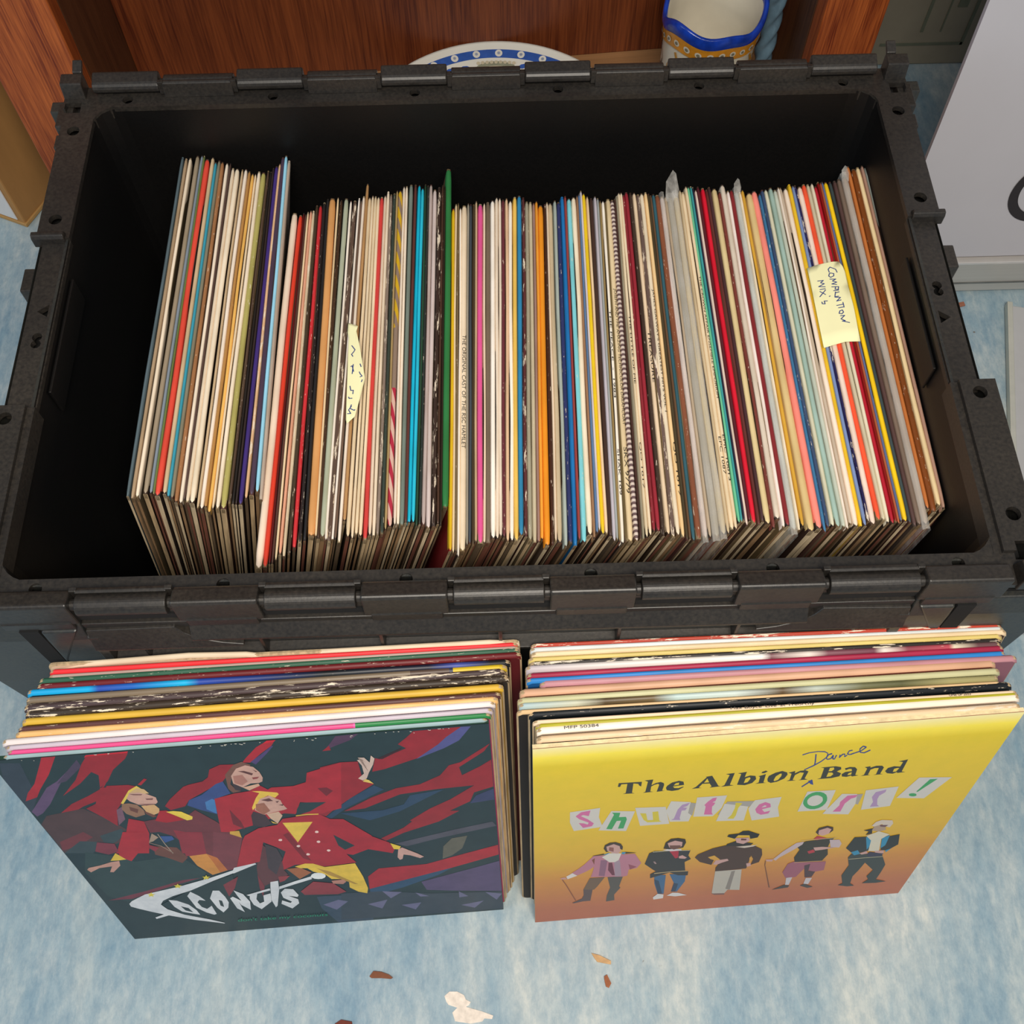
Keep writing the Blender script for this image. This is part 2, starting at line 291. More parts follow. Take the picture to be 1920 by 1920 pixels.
    (0.0224, 0.0709, 0.0307, 0.3777, 0.3078, -0.0447, 0.003, 'grey olive', 'a69f88', {'w': 1}),
    (0.0255, 0.069, 0.0337, 0.3782, 0.3078, -0.0416, 0.0028, 'greyed cream', 'c9bb9c', {'w': 1}),
    (0.0282, 0.0691, 0.0362, 0.3747, 0.3078, -0.039, 0.002, 'mauve brown', 'a17f74', {}),
    (0.0306, 0.0712, 0.0385, 0.3741, 0.3078, -0.0365, 0.0024, 'golden orange', 'f3a338', {}),
    (0.0341, 0.0664, 0.0419, 0.3723, 0.3078, -0.0331, 0.0042, 'bright orange', 'ee9522', {}),
    (0.0378, 0.0669, 0.0454, 0.3754, 0.3078, -0.0294, 0.0022, 'dark brown', '44281a', {'w': 1}),
    (0.04, 0.0695, 0.0472, 0.3743, 0.3078, -0.0274, 0.0014, 'cream', 'efd8bc', {}),
    (0.0427, 0.0685, 0.0498, 0.3753, 0.3078, -0.0246, 0.0036, 'mottled tan', 'c9b594', {'w': 1}),
    (0.0468, 0.0651, 0.0538, 0.3791, 0.3079, -0.0205, 0.0026, 'grey green', 'aeb9b0', {}),
    (0.0502, 0.0677, 0.0567, 0.3771, 0.3079, -0.0172, 0.003, 'navy blue with a torn strip', '2f3768', {'w': 1}),
    (0.0534, 0.0659, 0.06, 0.3828, 0.3079, -0.014, 0.003, 'bright blue', '2076b8', {}),
    (0.0563, 0.0701, 0.0625, 0.3837, 0.3079, -0.0112, 0.002, 'brick red', 'a04440', {}),
    (0.0596, 0.0679, 0.0655, 0.3809, 0.3079, -0.008, 0.0036, 'pale cyan', '80d2dc', {'w': 1}),
    (0.0639, 0.0736, 0.0694, 0.3821, 0.3079, -0.0038, 0.0038, 'ivory', 'f8e8cc', {}),
    (0.0668, 0.0709, 0.0723, 0.3839, 0.3079, -0.0009, 0.0016, 'brown', 'a07858', {}),
    (0.0689, 0.0749, 0.074, 0.3851, 0.308, 0.0011, 0.0018, 'slate blue', '6080a8', {}),
    (0.0706, 0.0768, 0.0757, 0.3888, 0.308, 0.0028, 0.0012, 'pale lilac', 'd8cfd4', {}),
    (0.0728, 0.0738, 0.0778, 0.3857, 0.308, 0.005, 0.0028, 'bright yellow', 'f5d024', {}),
    (0.0754, 0.0739, 0.0806, 0.3822, 0.308, 0.0077, 0.0022, 'peach cream', 'f2d4b0', {}),
    (0.078, 0.0721, 0.0837, 0.3805, 0.308, 0.0107, 0.0028, 'dark brown', '453028', {}),
    (0.0804, 0.068, 0.087, 0.3824, 0.308, 0.0136, 0.0024, 'silver grey', 'c3bcc4', {}),
    (0.0824, 0.0691, 0.0891, 0.3805, 0.308, 0.0157, 0.0014, 'grey', 'aab0b0', {}),
    (0.084, 0.0679, 0.0909, 0.3776, 0.308, 0.0174, 0.0016, 'olive tan', '9a8252', {}),
    (0.086, 0.0663, 0.0932, 0.3773, 0.308, 0.0196, 0.0024, 'white with black lettering', 'fff6e6', {'text': 'THE PEACE  -  1984', 'textv': (0.36, 0.62), 'text2': 'SHAK 109'}),
    (0.0884, 0.0677, 0.0949, 0.3753, 0.3081, 0.0219, 0.0014, 'olive brown', '6a5a38', {}),
    (0.0915, 0.0675, 0.0976, 0.3789, 0.3082, 0.0253, 0.004, 'tan with black lettering', 'e6cfa4', {'text': 'JOSEPH AND THE AMAZING TECHNICOLOR DREAMCOAT', 'textv': (0.3, 0.7), 'text2': 'SKX 9779'}),
    (0.0957, 0.0677, 0.1008, 0.3777, 0.3083, 0.0296, 0.0032, 'mauve', '7f6868', {'rib': 1}),
    (0.0986, 0.0694, 0.103, 0.3786, 0.3084, 0.0325, 0.0016, 'dark brown', '4a3028', {}),
    (0.1006, 0.0696, 0.1047, 0.3815, 0.3085, 0.0347, 0.0018, 'grey olive', '9c937c', {}),
    (0.1029, 0.0702, 0.1068, 0.3853, 0.3085, 0.0373, 0.0022, 'cream with black lettering', 'e9d6b4', {'text': 'THE LITTLE OF ME', 'textv': (0.4, 0.6), 'text2': 'QO 1017'}),
    (0.1055, 0.0715, 0.1087, 0.3852, 0.3086, 0.04, 0.0022, 'cream', 'f1dcbc', {}),
    (0.1083, 0.0744, 0.1105, 0.3825, 0.3087, 0.0426, 0.0022, 'speckled maroon', '8c2c34', {'w': 1}),
    (0.1113, 0.0745, 0.113, 0.3853, 0.3088, 0.0458, 0.003, 'deep red', '9c2c38', {}),
    (0.1145, 0.0708, 0.1163, 0.3844, 0.3089, 0.0496, 0.0028, 'dark brown speckled', '43342a', {'w': 1}),
    (0.1179, 0.0717, 0.1193, 0.3842, 0.309, 0.0533, 0.003, 'pinkish cream', 'ecd2b0', {'text': 'TREASURE', 'textv': (0.45, 0.6)}),
    (0.1212, 0.0696, 0.1224, 0.3822, 0.3092, 0.057, 0.003, 'grey brown speckled', '6c5850', {'w': 2}),
    (0.1245, 0.0708, 0.1254, 0.383, 0.3093, 0.0607, 0.0032, 'ivory with black lettering', 'ecdcc0', {'text': "JAMES GALWAY'S GREATEST HITS VOL 1", 'textv': (0.32, 0.68)}),
    (0.1278, 0.0692, 0.1287, 0.3842, 0.3094, 0.0645, 0.0026, 'creamy yellow', 'f6d29a', {'text': '  QO 1017', 'textv': (0.76, 0.9)}),
    (0.1303, 0.0666, 0.131, 0.3823, 0.3095, 0.0673, 0.002, 'dark olive', '4a402c', {}),
    (0.1324, 0.0676, 0.1326, 0.3804, 0.3095, 0.0695, 0.0014, 'brown', '6c5038', {}),
    (0.1347, 0.0659, 0.1349, 0.3817, 0.3096, 0.0721, 0.0028, 'dark teal', '35606c', {}),
    (0.1385, 0.0673, 0.138, 0.3805, 0.3097, 0.0762, 0.004, 'red brown', '8a5238', {'w': 1}),
    (0.143, 0.0678, 0.1417, 0.3785, 0.3098, 0.0809, 0.0036, 'pinkish white, in plastic', 'e6d5cc', {'pl': 1}),
    (0.1462, 0.0681, 0.1445, 0.3787, 0.3099, 0.0844, 0.0022, 'taupe', 'bba88e', {}),
    (0.1507, 0.0686, 0.1482, 0.3765, 0.3101, 0.0892, 0.0053, 'dull grey, in crinkled plastic', 'a9a290', {'pl': 1, 'peak': 34}),
    (0.1557, 0.0699, 0.1531, 0.3794, 0.3102, 0.095, 0.0044, 'beige, in plastic', 'd6c6a2', {'pl': 1}),
    (0.159, 0.0703, 0.1568, 0.3847, 0.3104, 0.099, 0.0022, 'beige', 'cfba96', {}),
    (0.162, 0.0735, 0.159, 0.3822, 0.3104, 0.1021, 0.003, 'cream', 'efd9b4', {'text': 'EPC 1087', 'textv': (0.76, 0.86)}),
    (0.1647, 0.0735, 0.1622, 0.3883, 0.3105, 0.1054, 0.0024, 'cream with black lettering', 'ecd6b2', {'text': 'THE CROWN AFFAIR ENSEMBLE EMPORIUM', 'textv': (0.3, 0.66), 'text2': 'EPIC 10013'}),
    (0.1673, 0.0781, 0.164, 0.3878, 0.3106, 0.108, 0.002, 'mint green', '6fc79c', {}),
    (0.1692, 0.0788, 0.1662, 0.3881, 0.3107, 0.1105, 0.0018, 'teal', '3f9ca0', {}),
    (0.1709, 0.0791, 0.1677, 0.3848, 0.3107, 0.1123, 0.001, 'dark navy', '2e2438', {}),
    (0.1724, 0.0759, 0.1697, 0.3827, 0.3108, 0.1143, 0.002, 'pinkish cream', 'e6cdbe', {}),
    (0.1748, 0.0795, 0.172, 0.3825, 0.3108, 0.117, 0.0024, 'maroon', '582028', {}),
    (0.1776, 0.0776, 0.1758, 0.3843, 0.3109, 0.1209, 0.0034, 'vivid red', 'e01c34', {}),
    (0.1808, 0.0757, 0.1787, 0.3788, 0.311, 0.1244, 0.0024, 'maroon brown', '64342e', {}),
    (0.1836, 0.0783, 0.1811, 0.3784, 0.3111, 0.1275, 0.0026, 'dark mauve brown', '4a3032', {}),
    (0.1871, 0.0765, 0.1852, 0.3802, 0.3112, 0.1319, 0.0045, 'tan cream', 'e0ca96', {}),
    (0.1906, 0.0728, 0.189, 0.3775, 0.3113, 0.1361, 0.0024, 'red brown with white lettering', '7c3c34', {'w': 1}),
    (0.1941, 0.0801, 0.1922, 0.3836, 0.3114, 0.14, 0.0041, 'greyish cream', 'dccebb', {'tall': 8}),
    (0.1974, 0.0734, 0.196, 0.3788, 0.3115, 0.1441, 0.0024, 'white', 'f8e8de', {}),
    (0.2004, 0.0743, 0.1988, 0.3784, 0.3116, 0.1475, 0.0032, 'deep maroon', '86282c', {}),
    (0.2041, 0.071, 0.2027, 0.3802, 0.3118, 0.1527, 0.0041, 'pale grey, in plastic', 'd3d8d0', {'pl': 1, 'peak': 16}),
    (0.2076, 0.0712, 0.2055, 0.3779, 0.312, 0.157, 0.002, 'cream', 'f2e2c6', {}),
    (0.2104, 0.0734, 0.2077, 0.3785, 0.3122, 0.1605, 0.0026, 'golden', 'dba83c', {}),
    (0.2158, 0.0694, 0.2128, 0.3776, 0.3125, 0.1676, 0.0053, 'beige', 'e0c48a', {}),
    (0.2214, 0.0712, 0.2171, 0.3751, 0.3128, 0.1745, 0.0047, 'salmon pink', 'fc8f80', {}),
    (0.2248, 0.0681, 0.221, 0.3756, 0.3129, 0.1795, 0.0022, 'steel blue', '3f7ba6', {'w': 1}),
    (0.2274, 0.0717, 0.2236, 0.38, 0.3131, 0.183, 0.0028, 'dark slate blue', '3d5070', {'w': 1}),
    (0.2308, 0.0723, 0.2265, 0.3775, 0.3132, 0.1874, 0.003, 'greyish cream', 'dcd8bc', {}),
    (0.2343, 0.0716, 0.2306, 0.3817, 0.3134, 0.1926, 0.0035, 'pale teal', 'a3bfb4', {}),
    (0.2381, 0.0712, 0.2339, 0.3777, 0.3136, 0.1975, 0.003, 'pale grey green', 'c6cdbd', {}),
    (0.2403, 0.0696, 0.2369, 0.3818, 0.3137, 0.2011, 0.0018, 'white', 'f3e4d4', {}),
    (0.243, 0.0731, 0.2385, 0.3783, 0.3138, 0.2041, 0.0026, 'greige', 'c8b6a0', {}),
    (0.2465, 0.0714, 0.2425, 0.3801, 0.314, 0.2092, 0.0037, 'cream white', 'fbe8d2', {}),
    (0.2497, 0.0717, 0.2462, 0.3842, 0.3141, 0.2139, 0.0028, 'yellow', 'efc42c', {'long': 6}),
    (0.2526, 0.0715, 0.2489, 0.3825, 0.3142, 0.2178, 0.0026, 'lilac blue', '7f94c4', {}),
    (0.2554, 0.0748, 0.2507, 0.3799, 0.3143, 0.2209, 0.002, 'navy with white scuffs', '262050', {'w': 2}),
    (0.2584, 0.0724, 0.2542, 0.3811, 0.3144, 0.2254, 0.0041, 'pinkish white', 'f4dccb', {}),
    (0.2626, 0.0755, 0.2579, 0.3814, 0.3146, 0.2309, 0.0033, 'coral orange', 'fa5c38', {}),
    (0.266, 0.0752, 0.2611, 0.3812, 0.3147, 0.2354, 0.0029, 'beige', 'd0c6a8', {}),
    (0.2686, 0.073, 0.2645, 0.3842, 0.3148, 0.2395, 0.0026, 'cream', 'e9dcc2', {}),
    (0.2716, 0.0722, 0.267, 0.3807, 0.3149, 0.2433, 0.0027, 'crimson', 'b81c30', {}),
    (0.2739, 0.0733, 0.2697, 0.3852, 0.315, 0.2468, 0.002, 'dark red', '8a1410', {}),
    (0.2757, 0.0718, 0.2716, 0.3846, 0.315, 0.2492, 0.0012, 'orange brown', 'b4603c', {}),
    (0.2775, 0.0737, 0.2731, 0.385, 0.3151, 0.2515, 0.002, 'slate blue', '5f6f98', {}),
    (0.2805, 0.0736, 0.2759, 0.3846, 0.3151, 0.2555, 0.0035, 'bright yellow', 'fcd01c', {}),
    (0.2834, 0.0721, 0.2795, 0.3848, 0.3152, 0.2596, 0.0025, 'dark brown and teal', '3c4a4c', {}),
    (0.2863, 0.0697, 0.2834, 0.3858, 0.3152, 0.2632, 0.0031, 'dark mauve brown', '58403c', {}),
    (0.2896, 0.0706, 0.2872, 0.3874, 0.3153, 0.2671, 0.0035, 'brown grey', '7c6a5c', {}),
    (0.2938, 0.071, 0.2922, 0.3895, 0.3153, 0.272, 0.0051, 'grey, in clear plastic', 'b4a394', {'pl': 1, 'peak': 14}),
    (0.2977, 0.0827, 0.297, 0.4013, 0.3153, 0.2767, 0.0027, 'orange brown', 'c4743a', {}),
    (0.3017, 0.0802, 0.3012, 0.398, 0.3153, 0.2811, 0.0045, 'brown', '7c4218', {'w': 1}),
    (0.3061, 0.0848, 0.3049, 0.3998, 0.3154, 0.2855, 0.0035, 'cream', 'f4daa8', {}),
    (0.3089, 0.0826, 0.3087, 0.4029, 0.3154, 0.289, 0.0024, 'pinkish tan', 'b8907c', {}),
    (0.3134, 0.085, 0.3127, 0.4024, 0.3154, 0.2936, 0.0035, 'pale blue grey', 'c3d0c8', {}),
    (0.3158, 0.0862, 0.3157, 0.4009, 0.3154, 0.2965, 0.0014, 'blue', '2078a8', {}),
    (0.3187, 0.0861, 0.3207, 0.4041, 0.3154, 0.3008, 0.0051, 'black with white flecks', '28261e', {'w': 2}),
]
STACK_LEFT = [
    (-0.297, -0.0097, -0.0959, 0.0218, 0.3097, 0.0031, 'torn cream', 'e2cdb0', 'd8c4a6', {'torn': 1}),
    (-0.2955, -0.0145, -0.0987, 0.0316, 0.3072, 0.0026, 'bright red', 'ee3238', 'c8a8a0', {}),
    (-0.2956, -0.0177, -0.1012, 0.0347, 0.3083, 0.0022, 'dull pinkish grey', 'b89a90', '6a5048', {}),
    (-0.3013, -0.0208, -0.1035, 0.038, 0.314, 0.0034, 'dark green', '2f5c46', '3a2420', {'w': 1}),
    (-0.302, -0.0247, -0.1069, 0.0396, 0.3157, 0.0038, 'maroon', '6c1c20', '5a1418', {'w': 1}),
    (-0.3076, -0.0285, -0.111, 0.0361, 0.314, 0.0037, 'blue and cyan', '1f3f9c', '14181e', {'grad': 1}),
    (-0.3074, -0.0335, -0.1146, 0.0421, 0.3117, 0.0037, 'brownish grey with a yellow corner', '7c6c58', '46363a', {'w': 1}),
    (-0.3078, -0.0388, -0.1182, 0.05, 0.3108, 0.0044, 'black with torn white edge', '4a3a3a', '3a2a26', {'w': 2}),
    (-0.3063, -0.0433, -0.1226, 0.0493, 0.3116, 0.0046, 'black with scuffs', '3c3026', '2c221c', {'w': 2}),
    (-0.3075, -0.0478, -0.1275, 0.0449, 0.3091, 0.0041, 'golden yellow', 'e0b440', 'a07818', {}),
    (-0.3091, -0.0523, -0.1317, 0.0445, 0.3089, 0.003, 'dark brown', '5c3836', '4a2c2a', {'w': 1}),
    (-0.3102, -0.0557, -0.1347, 0.0455, 0.3082, 0.0033, 'orange cream', 'f0bc78', 'e4a860', {'w': 1}),
    (-0.3177, -0.0606, -0.1383, 0.0515, 0.314, 0.0036, 'white', 'f2e6e4', 'b0a4b4', {}),
    (-0.3147, -0.0641, -0.1417, 0.0501, 0.3092, 0.0027, 'lavender grey', 'cabcc8', '8c7c8c', {}),
    (-0.3128, -0.0669, -0.1444, 0.0497, 0.306, 0.0024, 'pink and green', 'e2508c', 'b83c68', {'pg': 1}),
    (-0.3153, -0.0695, -0.1469, 0.0492, 0.3063, 0.0017, 'pale blue grey', '9cb4b8', '8a9a9c', {}),
]
STACK_RIGHT = [
    (0.0196, -0.006, -0.0868, 0.0146, 0.3131, 0.0024, 'scuffed red orange', 'b8402c', '9c3020', {'w': 2}),
    (0.0188, -0.0089, -0.0893, 0.0165, 0.3151, 0.0026, 'pale blue white', 'd8dcdc', 'b0b8bc', {}),
    (0.0194, -0.0122, -0.0919, 0.0198, 0.3158, 0.003, 'cream', 'ecd0a8', '3a2418', {'w': 1}),
    (0.0175, -0.0158, -0.0949, 0.0222, 0.3141, 0.0027, 'pale yellow', 'e0c878', '4a3820', {}),
    (0.0181, -0.0188, -0.0976, 0.0224, 0.3122, 0.0028, 'black with torn white edge', '2c2622', '1c1816', {'w': 2}),
    (0.0155, -0.022, -0.1005, 0.023, 0.314, 0.0036, 'white and pink picture', 'd8cac8', 'a87c80', {'pic': 1}),
    (0.0161, -0.027, -0.1041, 0.0308, 0.3147, 0.0032, 'crimson', 'a82848', '7c1c34', {'w': 0}),
    (0.0156, -0.0302, -0.1073, 0.0292, 0.3153, 0.003, 'bright blue', '2c80c8', '1c5c9c', {}),
    (0.0245, -0.0327, -0.11, 0.026, 0.3132, 0.0039, 'mauve pink, sticking out to the right,', 'c08890', '8a5a68', {'long': 1}),
    (0.0112, -0.0387, -0.1143, 0.0351, 0.3119, 0.0046, 'peach brown', 'd8a888', '7c3c34', {}),
    (0.0096, -0.0436, -0.119, 0.0341, 0.315, 0.0036, 'pale olive', 'c8c498', '9a9870', {}),
    (0.0102, -0.0467, -0.1226, 0.0298, 0.3122, 0.0033, 'woodland picture', 'a8a88c', '6c6a48', {'pic2': 1}),
    (0.0088, -0.0505, -0.1259, 0.0313, 0.3146, 0.0022, 'thin tan and black', 'dcb888', '201814', {}),
    (0.0162, -0.0529, -0.1278, 0.0325, 0.3137, 0.0042, 'black', '181c20', '10181c', {'w': 1}),
    (0.0187, -0.0574, -0.132, 0.0333, 0.3135, 0.0022, 'cream lettered', 'f2d4b4', '3a2218', {'text': "Max Boyce 'Live' at Treorchy", 'text2': 'ONE UP 2033'}),
    (0.0203, -0.0602, -0.1341, 0.0367, 0.3126, 0.0026, 'olive green', 'b0a828', '908818', {}),
    (0.0209, -0.0637, -0.1367, 0.041, 0.3122, 0.0046, 'white', 'fff0dc', 'b8a898', {'text3': 'MFP 50384'}),
    (0.0206, -0.0692, -0.1418, 0.0406, 0.3117, 0.0038, 'cream with dark worn edge', 'e8c8a0', '2c1c14', {'w': 2}),
]
NOTE_A = [[0.2461, 0.2939], [0.2541, 0.2961], [0.2665, 0.2984], [0.2708, 0.2982], [0.2734, 0.2939], [0.2743, 0.2878], [0.2743, 0.2741], [0.2752, 0.2553], [0.2745, 0.2223], [0.263, 0.2221], [0.2468, 0.2182], [0.2466, 0.2401], [0.2465, 0.2691]]
NOTE_A_INK = [[[0.2678, 0.2874], [0.2671, 0.2905], [0.2632, 0.2927], [0.2614, 0.2907], [0.2618, 0.2876]], [[0.2616, 0.2864], [0.2608, 0.2841], [0.262, 0.2828], [0.2646, 0.284], [0.265, 0.2863], [0.2627, 0.287], [0.2616, 0.2864]], [[0.2612, 0.2811], [0.2657, 0.2809], [0.2628, 0.2792], [0.2659, 0.2779], [0.2619, 0.2763], [0.2655, 0.2756]], [[0.2614, 0.2736], [0.2666, 0.2735]], [[0.2643, 0.2735], [0.2636, 0.2712], [0.2659, 0.2708], [0.2666, 0.2735]], [[0.2622, 0.2698], [0.2661, 0.2702]], [[0.2633, 0.2677], [0.2662, 0.2685]], [[0.2634, 0.2686], [0.2622, 0.2639], [0.2651, 0.2644]], [[0.2621, 0.2636], [0.2663, 0.2632], [0.2629, 0.2598], [0.2664, 0.2608]], [[0.2622, 0.2557], [0.2675, 0.2567]], [[0.2674, 0.2585], [0.2675, 0.2538]], [[0.2632, 0.2534], [0.2671, 0.2541]], [[0.2637, 0.2505], [0.2628, 0.2482], [0.2646, 0.2476], [0.2663, 0.2492], [0.2657, 0.2513], [0.2637, 0.2505]], [[0.2634, 0.2459], [0.2666, 0.2461], [0.2633, 0.243], [0.2663, 0.2412], [0.2639, 0.241], [0.2692, 0.2394]], [[0.2518, 0.2802], [0.2561, 0.2803], [0.2537, 0.2783], [0.2563, 0.2771], [0.2517, 0.2748], [0.2565, 0.2741]], [[0.2522, 0.2719], [0.2563, 0.2723]], [[0.2519, 0.2701], [0.2556, 0.2668]], [[0.2563, 0.2711], [0.2511, 0.2651]], [[0.2581, 0.2646], [0.2588, 0.2651]], [[0.256, 0.2606], [0.2537, 0.2607], [0.2539, 0.258], [0.2519, 0.2584], [0.2519, 0.2601]]]
NOTE_B = [[-0.1094, 0.2529], [-0.1018, 0.2489], [-0.1028, 0.2443], [-0.0995, 0.2289], [-0.0948, 0.2009], [-0.0979, 0.184], [-0.101, 0.1686], [-0.1067, 0.163], [-0.1076, 0.1663], [-0.1085, 0.2385], [-0.1096, 0.2438]]
NOTE_B_INK = [[[-0.1058, 0.2311], [-0.1032, 0.2271], [-0.1042, 0.2251], [-0.1057, 0.2232], [-0.1046, 0.2212]], [[-0.1058, 0.2122], [-0.1048, 0.2128], [-0.1035, 0.2076]], [[-0.104, 0.214], [-0.1045, 0.2057]], [[-0.0989, 0.2139], [-0.098, 0.2113]], [[-0.0992, 0.2068], [-0.0986, 0.2052], [-0.097, 0.2029], [-0.0985, 0.2023]], [[-0.0968, 0.1997], [-0.0973, 0.1978]], [[-0.1057, 0.1949], [-0.105, 0.1911], [-0.1031, 0.191], [-0.1033, 0.1879]], [[-0.1064, 0.1855], [-0.1058, 0.1842], [-0.1037, 0.1841]], [[-0.104, 0.1786], [-0.1049, 0.1755], [-0.1017, 0.1735], [-0.1012, 0.1741]], [[-0.1066, 0.1712], [-0.1042, 0.1711], [-0.1059, 0.1743], [-0.1039, 0.1773]]]
SCRAPS = [
    ('chunk of bare white floor showing through the blue, near the bottom of the photo', 'white_patch', 'e9dccd', [[-0.0561, -0.2007], [-0.052, -0.1974], [-0.0455, -0.1976], [-0.0399, -0.2004], [-0.0383, -0.2039], [-0.0343, -0.2058], [-0.0359, -0.2083], [-0.0383, -0.2093], [-0.0247, -0.2133], [-0.0159, -0.2165], [-0.0168, -0.2191], [-0.0232, -0.2185], [-0.0248, -0.2206], [-0.0345, -0.222], [-0.0473, -0.2199], [-0.0496, -0.2134], [-0.0456, -0.2098], [-0.0528, -0.2074], [-0.0545, -0.2052]]),
    ('flat brown leaf scrap left of the white patch on the floor', 'leaf_scrap', '7c4a30', [[-0.1189, -0.184], [-0.1157, -0.1799], [-0.1092, -0.1806], [-0.1026, -0.183], [-0.0993, -0.1854], [-0.1009, -0.1864], [-0.1091, -0.1855], [-0.1172, -0.1853]]),
    ('pale tan splinter on the floor below the yellow record', 'splinter', 'c8a070', [[0.0681, -0.1714], [0.0746, -0.1731], [0.0841, -0.1779], [0.0839, -0.1806], [0.0726, -0.1783], [0.0703, -0.1752]]),
    ('small orange brown crumb beside the pale tan splinter', 'crumb', '9a5c3a', [[0.0775, -0.1897], [0.0801, -0.1883], [0.0832, -0.1951], [0.081, -0.1985], [0.0786, -0.1975], [0.0778, -0.1935]]),
    ('dark red brown scrap at the very bottom edge of the photo', 'leaf_scrap', '6a2c1c', [[-0.1463, -0.219], [-0.1412, -0.216], [-0.1323, -0.2178], [-0.1313, -0.2234], [-0.1452, -0.2238]]),
    ('small orange speck on the floor right of the crate by the white sign', 'crumb', '96604a', [[0.5248, 0.4981], [0.5332, 0.5001], [0.5338, 0.4948], [0.5261, 0.4928]]),
]
GREEN_LINE = [[0.2949, 0.0682], [0.5318, 0.0591]]
